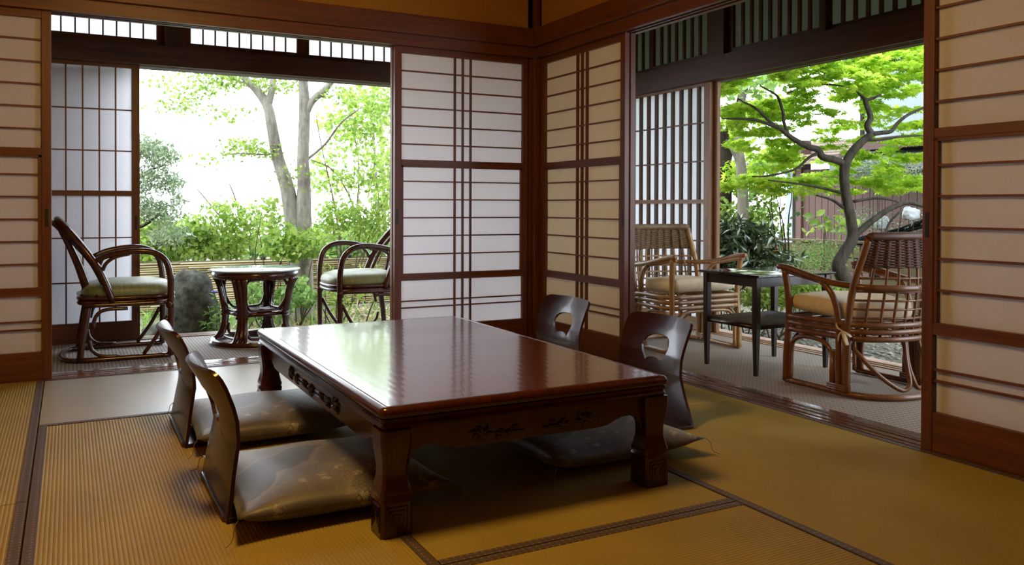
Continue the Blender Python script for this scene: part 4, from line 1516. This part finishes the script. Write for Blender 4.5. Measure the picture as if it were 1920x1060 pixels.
# grey-green tree at the left edge
gb = at(285, 520, 8.6)
gb.z = GZL
gt = thing('tree', 'grey-green leafy tree beside the left veranda screen', 'tree', gb)
trunk('trunk', [(px_path([(240, 600), (245, 520), (252, 430), (250, 350), (262, 280)], gb, 8.6), [0.07, 0.06, 0.05, 0.04, 0.02]),
                (px_path([(250, 430), (275, 420), (300, 400), (315, 385)], gb, 8.6), [0.02, 0.016, 0.012, 0.006]),
                (px_path([(250, 340), (280, 320), (310, 310)], gb, 8.6), [0.018, 0.014, 0.006])], 'bark_dark', gt)
leaves('foliage', 'leaf_grey', cloud(pads_px([(270, 275, 40, 26, 800), (305, 292, 34, 22, 700), (285, 335, 48, 30, 1000), (325, 345, 22, 20, 300), (268, 390, 40, 30, 700), (305, 398, 40, 24, 620), (335, 375, 14, 14, 120), (315, 440, 44, 26, 500), (240, 330, 50, 90, 700)], 8.6), gb),
       0.055, 'lance', gt, 0.3)


# shrubs behind and above the bamboo fence
def shrub(name, label, pxs, d, mat, size, kind, stems=8, up=0.35, group='shrubs along the bamboo fence', gz=GZL, cat='shrub', stem_mat='twig'):
    b = at(pxs[0][0], pxs[0][1], d)
    b.z = gz
    r = thing(name, label, cat, b, 0.0, group)
    st_ = MB()
    for q in range(stems):
        pq = random.choice(pxs)
        top = at(pq[0] + random.uniform(-0.9, 0.9) * pq[2], pq[1] - random.uniform(0, 0.9) * pq[3], d + random.uniform(-0.2, 0.2)) - b
        root = Vector((top.x * 0.35 + random.uniform(-0.15, 0.15), random.uniform(-0.1, 0.1), -0.03))
        mid = (root + top) / 2 + Vector((random.uniform(-0.08, 0.08), 0, 0.06))
        st_.tube([root, mid, top], [0.007, 0.005, 0.002], 6, 4)
    st_.build('stem', stem_mat, r, smooth='all')
    leaves('foliage', mat, cloud(pads_px(pxs, d), b), size, kind, r, up)
    return r


shrub('shrub', 'bright yellow-green shrub between the left screen and the rock', [(320, 455, 60, 34, 520), (280, 430, 40, 30, 260), (290, 470, 40, 30, 300), (370, 440, 40, 34, 300)], 9.3, 'leaf_bright', 0.075, 'broad')
shrub('shrub', 'bright green shrub above the round glass table', [(420, 440, 60, 40, 620), (470, 430, 50, 46, 500), (440, 400, 46, 26, 200), (400, 470, 60, 20, 400), (360, 420, 30, 24, 120), (410, 385, 40, 14, 90)], 9.2, 'leaf_bright', 0.05, 'broad')
shrub('shrub', 'bright green shrub around the foot of the pale two-stemmed tree', [(520, 445, 40, 40, 420), (580, 455, 40, 30, 420), (545, 470, 50, 20, 320), (500, 400, 30, 30, 120)], 7.6, 'leaf_bright', 0.05, 'broad')
shrub('shrub', 'tall light green shrub right of the pale tree', [(640, 400, 50, 30, 520), (690, 420, 50, 40, 700), (660, 340, 50, 30, 260), (700, 300, 40, 40, 300), (630, 290, 36, 24, 120), (610, 430, 30, 26, 220), (730, 370, 40, 70, 500), (640, 330, 20, 10, 60), (600, 350, 24, 14, 50)], 9.0, 'leaf_bright', 0.043, 'broad', 6)
shrub('shrub', 'mid green shrub filling the right edge of the garden side view', [(700, 235, 46, 40, 420), (660, 260, 40, 30, 200), (720, 190, 36, 30, 260), (640, 225, 36, 18, 110), (690, 440, 60, 30, 420), (680, 180, 30, 14, 90)], 9.8, 'leaf_bright', 0.045, 'broad', 5)
shrub('shrub', 'small leafy plant growing at the root of the pale tree', [(560, 545, 22, 26, 220), (585, 560, 16, 20, 120), (535, 560, 16, 24, 140)], 7.2, 'leaf_mid', 0.05, 'broad', 6, group=None)
shrub('shrub', 'light green plant beside the right dark rattan armchair', [(640, 555, 22, 40, 220), (612, 540, 14, 60, 160), (700, 530, 40, 40, 300)], 7.3, 'leaf_bright', 0.05, 'lance', 7, group=None)
shrub('shrub', 'low green plant behind the round glass table', [(480, 545, 30, 28, 260), (500, 585, 36, 20, 240), (455, 580, 26, 20, 160)], 7.3, 'leaf_mid', 0.045, 'broad', 6, group=None)

# thin bare twigs behind the shrubs
tw = MB()
tb2 = at(420, 470, 10.0)
tb2.z = GZL
sh = thing('sapling', 'thin leaning bare saplings beyond the bamboo fence', 'sapling', tb2)
for pth in ([(440, 470), (430, 430), (395, 385), (370, 355)], [(470, 470), (455, 420), (440, 370), (430, 345)], [(640, 480), (630, 400), (615, 330), (600, 260), (590, 200)], [(650, 470), (668, 400), (672, 300), (655, 220)], [(690, 480), (660, 380), (625, 320), (585, 300)]):
    tw.tube(px_path(pth, tb2, 10.0), [0.016, 0.012, 0.009, 0.006, 0.004][:len(pth)], 6, 4)
tw.build('stem', 'twig', sh, smooth='all')

# rocks
def rock(label, c, r_, seed, mat='rock', group=None, jit=0.16, name='rock'):
    mb_ = MB()
    rr = random.Random(seed)
    mb_.blob((0, 0, 0), r_, 18, 12, 0.0)
    off = [rr.uniform(0, 6) for _ in range(6)]
    nv = []
    for p in mb_.v:
        q = Vector(p)
        n_ = 1 + (0.35 * abs(math.sin(9 * q.x / max(r_) + off[4])) * abs(math.sin(8 * q.z / max(r_) + off[5])) - 0.2 if mat == 'bag' else 0.0) + jit * (math.sin(7 * q.x / max(r_) + off[0]) * math.cos(6 * q.z / max(r_) + off[1]) + 0.6 * math.sin(13 * q.y / max(r_) + off[2]) * math.sin(11 * q.x / max(r_) + off[3])) + rr.uniform(-0.03, 0.03)
        nv.append(tuple(q * n_))
    mb_.v = nv
    o = mb_.build(name, mat, smooth='all', loc=c)
    return tag(o, label, 'rock', group)


p = at(358, 556, 6.6)
rock('large dark mossy garden rock between the dark chair and the round table', (p.x, p.y, GZL + 0.24), (0.215, 0.19, 0.36), 3, jit=0.08)
p = at(300, 600, 6.5)
rock('low grey boulder close to the outer threshold behind the dark chair legs', (p.x, p.y, GZL + 0.05), (0.19, 0.13, 0.12), 5)
p = at(392, 590, 6.6)
rock('dark round boulder beside the flowering plant', (p.x, p.y, GZL + 0.08), (0.1, 0.1, 0.14), 9)
leaves('moss_tuft', 'leaf_mid', cloud([(at(372, 530, 6.75), (0.06, 0.04, 0.07), 90)]), 0.035, 'broad', None, 0.3)
tag(bpy.data.objects['moss_tuft'], 'small green creeper growing on the large dark rock', 'creeper', kind='stuff')

# violet bellflower plant
bb = at(405, 606, 6.5)
bb.z = GZL
bf = thing('bellflower', 'leafy green plant with a violet flower beside the large rock', 'flower', bb)
st_ = MB()
LP, LG = [], []
for q, (dx, top) in enumerate(((-0.05, 0.30), (-0.01, 0.40), (0.03, 0.36), (0.06, 0.27), (0.0, 0.22), (-0.08, 0.2))):
    root = Vector((dx * 0.4, 0, -0.02))
    tp = Vector((dx, random.uniform(-0.03, 0.03), top))
    st_.tube([root, (root + tp) / 2 + Vector((0.01, 0, 0)), tp], 0.003, 5, 3)
    for w in range(16):
        f = random.uniform(0.15, 1)
        LP.append(tuple(root.lerp(tp, f)))
        LG.append((random.uniform(-1, 1), random.uniform(-1, 1), 0.35))
st_.build('stem', 'leaf_grass', bf, smooth='all')
leaves('foliage', 'leaf_mid', LP, 0.06, 'lance', bf, 0.4, 0.2, grow=LG)
fl = MB()
for k in range(5):
    a = 2 * PI * k / 5
    fl.tube([(-0.01, 0, 0.41), (-0.01 + 0.02 * math.cos(a), 0.02 * math.sin(a), 0.425), (-0.01 + 0.03 * math.cos(a), 0.03 * math.sin(a), 0.42)], [0.004, 0.011, 0.003], 6, 2, flat=0.4)
fl.build('flower', 'petal', bf, smooth='all')

# grass tufts and straw on the soil behind the outer threshold
PP, GG = [], []
for _ in range(900):
    c = at(random.uniform(262, 735), random.uniform(560, 600), random.uniform(6.6, 8.6))
    PP.append((c.x, c.y, ground_z(c.x, c.y)))
    GG.append((random.uniform(-0.5, 0.5), random.uniform(-0.5, 0.5), 1.0))
tag(leaves('grass', 'leaf_grass', PP, 0.12, 'blade', None, 0.0, 0.25, grow=GG), 'thin green grass on the soil in front of the bamboo fence', 'grass', kind='stuff')
PP, GG = [], []
for _ in range(2400):
    c = at(random.uniform(440, 740), 575, random.uniform(6.2, 8.6))
    PP.append((c.x, c.y, ground_z(c.x, c.y) + random.uniform(0.0, 0.03)))
    GG.append((random.uniform(-1, 1), random.uniform(-1, 1), 0.1))
tag(leaves('straw_litter', 'straw', PP, 0.11, 'blade', None, 0.5, 0.3, grow=GG), 'dry straw and cuttings lying on the soil right of the round table', 'straw', kind='stuff')

# far pale trees behind the fence
for k, (lab, pxs, d, mat) in enumerate((
        ('pale hazy tree far beyond the fence at the right of the garden view', [(700, 200, 70, 60, 420), (740, 330, 60, 80, 400), (640, 230, 50, 40, 160), (600, 330, 40, 40, 120)], 14.0, 'leaf_bright'),
        ('low pale hedge far beyond the bamboo fence', [(300, 470, 120, 22, 700), (450, 462, 120, 24, 700), (640, 455, 120, 36, 900)], 12.0, 'leaf_mid'))):
    b = at(pxs[0][0], pxs[0][1], d)
    b.z = GZL
    r = thing('tree' if k == 0 else 'hedge', lab, 'tree' if k == 0 else 'hedge', b)
    trunk('trunk', [([Vector((0.1 * q, 0, -0.05)), Vector((0.1 * q + 0.1, 0, 0.6)), Vector((0.15 * q, 0.1, max(0.7, (pads_px(pxs, d)[0][0].z - b.z))))], [0.05, 0.04, 0.02]) for q in range(2)], 'bark_pale', r)
    leaves('foliage', mat, cloud(pads_px(pxs, d), b), 0.10, 'broad', r, 0.3)

# ---------------- maple side (right)
dm = 6.4
mbp = at(1592, 545, dm)
mbp.z = GZR
mt = thing('maple_tree', 'small crooked maple tree with layered bright green leaves in the maple side view', 'tree', mbp)
trunk('trunk', [
    (px_path([(1610, 590), (1600, 555), (1577, 512), (1572, 496), (1584, 472), (1598, 448), (1596, 415), (1588, 375), (1583, 340), (1584, 312), (1596, 288), (1614, 268), (1634, 251)], mbp, dm), [0.07, 0.062, 0.056, 0.05, 0.046, 0.043, 0.04, 0.037, 0.036, 0.036, 0.034, 0.031, 0.027]),
    (px_path([(1634, 251), (1626, 236), (1632, 222), (1630, 210), (1624, 195), (1622, 186)], mbp, dm), [0.027, 0.024, 0.022, 0.021, 0.019, 0.018]),
    (px_path([(1585, 308), (1566, 300), (1542, 294), (1534, 281), (1514, 275), (1490, 262), (1476, 252), (1462, 241), (1438, 232), (1410, 224), (1370, 223), (1352, 222)], mbp, dm), [0.03, 0.028, 0.027, 0.026, 0.023, 0.02, 0.019, 0.016, 0.013, 0.011, 0.008, 0.004])], 'bark_maple', mt, 10, 5)
trunk('branch', [
    (px_path([(1622, 186), (1612, 177), (1606, 170)], mbp, dm), [0.014, 0.011, 0.007]),
    (px_path([(1622, 188), (1638, 184), (1652, 177)], mbp, dm), [0.014, 0.011, 0.007]),
    (px_path([(1636, 251), (1654, 249), (1671, 246), (1682, 232), (1700, 217), (1722, 206), (1750, 195)], mbp, dm), [0.018, 0.017, 0.016, 0.014, 0.012, 0.010, 0.007]),
    (px_path([(1622, 262), (1650, 262), (1690, 256), (1735, 254)], mbp, dm), [0.013, 0.011, 0.009, 0.006]),
    (px_path([(1478, 252), (1470, 230), (1469, 215), (1462, 190), (1455, 178), (1438, 168), (1425, 160)], mbp, dm), [0.013, 0.012, 0.012, 0.011, 0.009, 0.007, 0.004]),
    (px_path([(1460, 242), (1440, 225), (1425, 210), (1412, 200), (1395, 192), (1382, 184)], mbp, dm), [0.014, 0.012, 0.010, 0.009, 0.007, 0.004]),
    (px_path([(1592, 452), (1622, 425), (1655, 400), (1672, 390), (1702, 380), (1730, 387)], mbp, dm), [0.028, 0.026, 0.023, 0.02, 0.017, 0.012]),
    (px_path([(1660, 438), (1668, 418), (1688, 396)], mbp, dm), [0.008, 0.009, 0.008]),
    (px_path([(1582, 390), (1560, 375), (1530, 366)], mbp, dm), [0.014, 0.010, 0.006]),
    (px_path([(1580, 362), (1530, 350), (1490, 344), (1440, 338)], mbp, dm), [0.013, 0.010, 0.008, 0.004]),
    (px_path([(1534, 287), (1516, 296), (1490, 318), (1440, 330), (1410, 331)], mbp, dm), [0.013, 0.011, 0.009, 0.008, 0.004]),
    (px_path([(1476, 175), (1510, 163), (1545, 158), (1584, 162)], mbp, dm), [0.006, 0.008, 0.009, 0.005]),
    (px_path([(1600, 378), (1640, 372), (1672, 375), (1690, 382)], mbp, dm), [0.012, 0.01, 0.008, 0.005])], 'bark_maple', mt, 8, 4)
def flat_pads(lst, d, thick=0.22):
    """thin layered sprays: (px, py, half width px, half height px, count, depth offset)"""
    out = []
    for q in lst:
        dd = d + q[5]
        out.append((at(q[0], q[1], dd), (q[2] * dd / F_PX, thick, q[3] * dd / F_PX), q[4]))
    return out


mp = []
for _ in range(330):
    x_, y_ = random.uniform(1325, 1745), random.uniform(60, 362)
    lim = 1.0
    if 1512 < x_ < 1568 and 166 < y_ < 240:
        lim = 0.5
    elif 1570 < x_ and 178 < y_ < 268:
        lim = 0.34
    elif y_ > 270 and x_ > 1530:
        lim = 0.55
    elif 1325 < x_ < 1390 and 225 < y_ < 345:
        lim = 0.2
    elif y_ < 165:
        lim = 1.0
    else:
        lim = 0.92
    if random.random() > lim:
        continue
    dd = dm + (random.uniform(0.12, 0.6) if y_ > 165 else random.uniform(-0.25, 0.5))
    mp.append((at(x_, y_, dd), (random.uniform(20, 40) * dd / F_PX, 0.14, random.uniform(4, 9) * dd / F_PX), int(random.uniform(45, 95))))
leaves('foliage', 'maple', cloud(mp, mbp), 0.04, 'maple', mt, 0.6)

# grey-green shrub behind the maple trunk
shrub('shrub', 'grey-green fine-leaved bush behind the crooked maple trunk', [(1640, 310, 50, 26, 700), (1690, 325, 44, 26, 600), (1620, 330, 40, 24, 360), (1610, 415, 30, 30, 260), (1720, 420, 20, 30, 160)], 7.4, 'leaf_grey', 0.04, 'lance', 8, group=None, gz=GZR)
shrub('shrub', 'glossy dark-leaved bush behind the pale rattan chair', [(1360, 440, 40, 34, 700), (1395, 450, 44, 36, 800), (1345, 480, 30, 40, 600), (1400, 490, 40, 30, 500), (1440, 484, 40, 16, 260), (1350, 520, 40, 24, 260)], 6.6, 'leaf_dark', 0.078, 'lance', 8, group=None, gz=GZR)
shrub('shrub', 'bright backlit leafy bush left of the thin bamboo stems', [(1350, 395, 34, 30, 420), (1408, 415, 34, 26, 420), (1425, 400, 24, 34, 300), (1415, 360, 36, 20, 220), (1436, 436, 20, 14, 140)], 9.5, 'leaf_bright', 0.055, 'broad', 8, group=None, gz=GZR)
shrub('shrub', 'bushy soft green plant before the plank fence left of the maple trunk', [(1530, 480, 46, 32, 900), (1500, 500, 40, 20, 500), (1560, 470, 26, 24, 300)], 7.0, 'leaf_mid', 0.03, 'lance', 8, group=None, gz=GZR)
shrub('ground_cover', 'bright green low plants growing behind the side table', [(1430, 560, 36, 18, 420), (1480, 550, 50, 22, 620), (1530, 548, 40, 22, 460), (1560, 550, 30, 20, 300), (1400, 590, 20, 10, 100), (1590, 560, 40, 20, 200)], 6.2, 'leaf_bright', 0.035, 'broad', 10, 0.5, group=None, gz=GZR, cat='plant')
shrub('shrub', 'broad pale leaves in front of the red-brown siding', [(1555, 425, 14, 14, 26), (1545, 405, 12, 12, 16)], 7.2, 'leaf_bright', 0.075, 'broad', 4, group=None, gz=GZR)
# thin upright stems
tb3 = at(1470, 500, 6.9)
tb3.z = GZR
sp_ = thing('sapling', 'cluster of thin upright dark stems left of the maple', 'sapling', tb3)
for pth in ([(1476, 520), (1470, 430), (1458, 380), (1448, 320)], [(1478, 520), (1466, 440), (1462, 390), (1466, 330)], [(1480, 520), (1478, 420), (1484, 370), (1480, 330)], [(1450, 520), (1446, 430), (1440, 390), (1420, 370)], [(1462, 520), (1452, 440), (1446, 380), (1452, 340)]):
    MB().tube(px_path(pth, tb3, 6.9), [0.008, 0.006, 0.004, 0.002], 6, 4).build('stem', 'bark_maple', sp_, smooth='all')
leaves('foliage', 'leaf_mid', cloud(pads_px([(1480, 395, 12, 40, 14), (1448, 400, 14, 40, 24), (1430, 360, 20, 14, 30)], 6.9), tb3), 0.042, 'broad', sp_, 0.4)

# big dark trunk and pale trunk behind
b = at(1352, 520, 9.6)
b.z = GZR
dt = thing('tree', 'thick dark forked tree trunk at the left edge of the maple side view', 'tree', b)
trunk('trunk', [(px_path([(1340, 540), (1345, 420), (1349, 340), (1352, 300), (1345, 262), (1336, 230), (1325, 180), (1310, 100)], b, 9.6), [0.19, 0.17, 0.14, 0.12, 0.1, 0.09, 0.08, 0.05]),
                (px_path([(1351, 320), (1362, 280), (1366, 255), (1380, 220), (1400, 150)], b, 9.6), [0.1, 0.085, 0.075, 0.06, 0.04])], 'bark_dark', dt, 12, 5)
leaves('foliage', 'maple', cloud(pads_px([(1340, 150, 60, 40, 500), (1420, 120, 90, 50, 900), (1430, 205, 40, 30, 320), (1375, 250, 40, 40, 300), (1375, 330, 50, 34, 420), (1450, 300, 60, 30, 420), (1600, 110, 60, 24, 260)], 9.6), b), 0.055, 'maple', dt, 0.5)
b = at(1395, 500, 9.0)
b.z = GZR
pt_ = thing('tree', 'slender pale tree trunk beside the thick dark trunk', 'tree', b)
trunk('trunk', [(px_path([(1397, 520), (1393, 430), (1393, 380), (1390, 320), (1385, 270), (1390, 200), (1400, 120)], b, 9.0), [0.075, 0.068, 0.06, 0.056, 0.05, 0.04, 0.03]),
                (px_path([(1384, 310), (1374, 285), (1362, 262)], b, 9.0), [0.02, 0.017, 0.012])], 'bark_mid', pt_)
leaves('foliage', 'leaf_mid', cloud(pads_px([(1430, 325, 40, 20, 130), (1400, 150, 90, 40, 240)], 9.0), b), 0.07, 'broad', pt_, 0.4)
b = at(1700, 300, 8.5)
b.z = GZR
ut = thing('tree', 'dark green tree with a slanting pale limb above the crooked maple', 'tree', b)
trunk('trunk', [(px_path([(1800, 420), (1770, 260), (1735, 130), (1710, 105), (1690, 85), (1660, 40)], b, 8.5), [0.1, 0.1, 0.07, 0.066, 0.06, 0.04])], 'bark_mid', ut)
leaves('foliage', 'leaf_mid', cloud(pads_px([(1650, 110, 60, 20, 500), (1720, 100, 50, 30, 500), (1700, 60, 90, 30, 500)], 8.4), b), 0.06, 'maple', ut, 0.5)

# plank fence
pf0, pf1 = at(1418, 470, 8.4), at(1760, 500, 6.9)
dirf = (pf1 - pf0)
dirf.z = 0
Lf = dirf.length
rzf = math.atan2(dirf.y, dirf.x)
pf = thing('plank_fence', 'weathered fence of horizontal planks with gaps behind the maple', 'fence', (pf0.x, pf0.y, GZR), rzf)
for z0, z1 in ((0.02, 0.12), (0.15, 0.25), (0.28, 0.38), (0.41, 0.51), (0.54, 0.655)):
    x = -0.2
    while x < Lf + 0.3:
        L = 1.35
        MB().box(x, x + L - 0.006, -0.012, 0.006, z0 + random.uniform(-0.003, 0.003), z1 + random.uniform(-0.003, 0.003)).build('plank', 'plank', pf, bevel=0.003)
        x += L
MB().box(-0.2, Lf + 0.35, -0.035, 0.03, 0.672, 0.695).build('cap_rail', 'plank', pf, bevel=0.003)
for x in np.arange(-0.1, Lf + 0.4, 0.68):
    MB().box(x - 0.035, x + 0.035, 0.008, 0.06, -0.05, 0.68).build('post', 'bark_dark', pf)

# neighbouring house
hz = GZR
h0 = at(1507, 430, 11.2)
h1 = at(1800, 430, 9.0)
dh = (h1 - h0)
dh.z = 0
Lh = dh.length
rzh = math.atan2(dh.y, dh.x)
hs = thing('house', 'neighbouring building with red-brown boards and a pale upper wall beyond the fence', 'building', (h0.x, h0.y, hz), rzh)
zb = 1.5
MB().box(0.0, Lh + 6.0, 0.0, 2.0, -0.1, zb).build('wall', 'siding', hs)
nb = int((Lh + 1.0) / 0.115)
for k in range(nb):
    x = k * 0.115
    MB().box(x + 0.004, x + 0.111, -0.016, 0.004, 0.0, zb).build('board', 'siding', hs)
MB().box(-0.10, 0.0, -0.05, 0.12, -0.1, 1.9).build('corner_post', 'siding', hs)
MB().box(-0.2, -0.10, -0.02, 0.1, -0.1, 1.75).build('downpipe', 'bark_dark', hs)
MB().box(-0.46, -0.2, 0.1, 0.3, -0.1, 1.5).build('sheet_panel', 'steel', hs)
MB().box(0.75, Lh + 6.0, 0.3, 2.0, 1.5, 5.4).build('upper_wall', 'pale_wall', hs)
MB().prism([(-0.5, 5.35), (1.2, 6.3), (2.8, 5.35)], 'x', 0.3, Lh + 6.4).build('roof', 'roof_tile', hs)
MB().box(0.70, 0.75, 0.27, 0.36, 1.3, 5.4).build('upper_corner', 'bark_dark', hs)
MB().prism([(0.3, 1.70), (-0.42, 1.52), (-0.42, 1.44), (0.3, 1.56)], 'x', 0.9, Lh + 6.0).build('awning', 'eave', hs)
MB().box(0.9, Lh + 6.0, -0.05, 0.35, 1.70, 1.84).build('fascia', 'siding', hs)
rf = MB().prism([(1.0, 1.95), (-0.25, 1.60), (-0.25, 1.56), (1.0, 1.88)], 'x', -0.9, 0.7).build('tiled_roof', 'roof_tile', hs)
for k in range(7):
    yy = -0.22 + 0.18 * k
    MB().tube([(-0.9, yy, 1.615 + (yy + 0.25) * 0.28), (0.7, yy, 1.615 + (yy + 0.25) * 0.28)], 0.03, 6).build('tile_course', 'roof_tile', rf)
MB().tube([(1.2, -0.44, 1.41), (Lh + 1.0, -0.44, 1.43)], 0.01, 6).build('pipe', 'eave', hs)

# lean-to with black tarpaulin and white bags
s0 = at(1592, 452, 7.9)
s1 = at(1760, 405, 7.2)
sb = Vector((s0.x, s0.y, GZR))
tp_ = thing('lean_to', 'low lean-to roof covered in black tarpaulin behind the wicker chair', 'shed', sb)
dv = s1 - s0
nv_ = Vector((-dv.y, dv.x, 0)).normalized()
if nv_.dot(FW) < 0:
    nv_ = -nv_
mb = MB()
rows = []
for q in range(6):
    a = q / 5
    row = []
    for j in range(9):
        b_ = j / 8
        P_ = (s0 - sb) + dv * b_ + nv_ * (a * 0.7) + Vector((0, 0, 0.10 * a + 0.012 * math.sin(9 * b_ + 4 * a)))
        row.append(P_)
    rows.append(row)
top = [[p for p in row] for row in rows]
vs, fs = [], []
for row in top:
    for p in row:
        vs.append(tuple(p))
for row in top:
    for p in row:
        vs.append((p.x, p.y, p.z - 0.05))
n9 = 9
for q in range(5):
    for j in range(8):
        a = q * n9 + j
        fs.append((a, a + 1, a + n9 + 1, a + n9))
        o_ = 54
        fs.append((o_ + a, o_ + a + n9, o_ + a + n9 + 1, o_ + a + 1))
for j in range(8):
    fs.append((j, 54 + j, 54 + j + 1, j + 1))
    a = 45 + j
    fs.append((a, a + 1, 54 + a + 1, 54 + a))
for q in range(5):
    a = q * n9
    fs.append((a, a + n9, 54 + a + n9, 54 + a))
    a = q * n9 + 8
    fs.append((a, 54 + a, 54 + a + n9, a + n9))
MB().add(vs, fs).build('tarpaulin', 'tarp', tp_, smooth='all')
mb = MB()
for b_ in (0.05, 0.5, 0.95):
    P_ = (s0 - sb) + dv * b_ + nv_ * 0.08
    mb = MB().box(P_.x - 0.03, P_.x + 0.03, P_.y - 0.03, P_.y + 0.03, -0.05, P_.z - 0.03)
    mb.build('post', 'bark_dark', tp_)
mb = MB()
P0, P1 = (s0 - sb) - nv_ * 0.02 + Vector((0, 0, -0.06)), (s1 - sb) - nv_ * 0.02 + Vector((0, 0, -0.06))
for k in range(3):
    MB().tube([P0 + Vector((0, 0, -0.05 * k)), P1 + Vector((0, 0, -0.05 * k))], 0.014, 6).build('pole', 'tarp', tp_)


def bag(label, px, py, wpx, hpx, d, seed):
    c = at(px, py, d)
    q = d / F_PX
    rx, ry, rz = wpx * q, wpx * q * 0.7, hpx * q
    rr = random.Random(seed)
    ks = [(Vector((rr.gauss(0, 1), rr.gauss(0, 1), rr.gauss(0, 1))), rr.uniform(0, 6)) for _ in range(14)]
    rings = []
    for i in range(1, 16):
        th = PI * i / 16
        ring = []
        for k in range(28):
            ph = 2 * PI * k / 28
            v = Vector((math.sin(th) * math.cos(ph), math.sin(th) * math.sin(ph), -math.cos(th)))
            w = 0.62 + sum(abs(math.sin(3.4 * v.dot(kv) + f)) ** 0.6 for kv, f in ks[:5]) / 5 * 0.62 - 0.12
            w *= 1 + 0.18 * math.sin(3 * v.x + seed) * math.cos(2 * v.z)
            ring.append((rx * w * v.x, ry * w * v.y, rz * w * max(v.z, -0.75)))
        rings.append(ring)
    o = MB().loft(rings).build('plastic_bag', 'bag', loc=c, smooth='all')
    return tag(o, label, 'bag', 'white bags on the lean-to')


bag('small crumpled white plastic bag next to the maple trunk', 1600, 434, 9, 13, 7.7, 11)
bag('crumpled white plastic bag in the middle of the black lean-to', 1652, 418, 15, 17, 7.55, 12)
bag('large crumpled white plastic bag at the upper end of the black lean-to', 1706, 402, 20, 15, 7.3, 13)

# pebbles along the tile edging
peb = []
for k in range(900):
    c = at(random.uniform(1345, 1730), random.uniform(585, 640), random.uniform(5.4, 7.0))
    if c.x < 1.46:
        continue
    peb.append((c.x, c.y, ground_z(c.x, c.y)))
mb = MB()
for i, p in enumerate(peb):
    r0 = random.uniform(0.007, 0.02)
    mb.blob((p[0], p[1], p[2] + r0 * 0.2), (r0 * random.uniform(0.8, 1.5), r0 * random.uniform(0.8, 1.3), r0 * 0.6), 6, 4, 0.2, i)
tag(mb.build('gravel', 'gravel', smooth='all'), 'grey pebbles scattered on the soil outside the tile edging', 'gravel', kind='stuff')
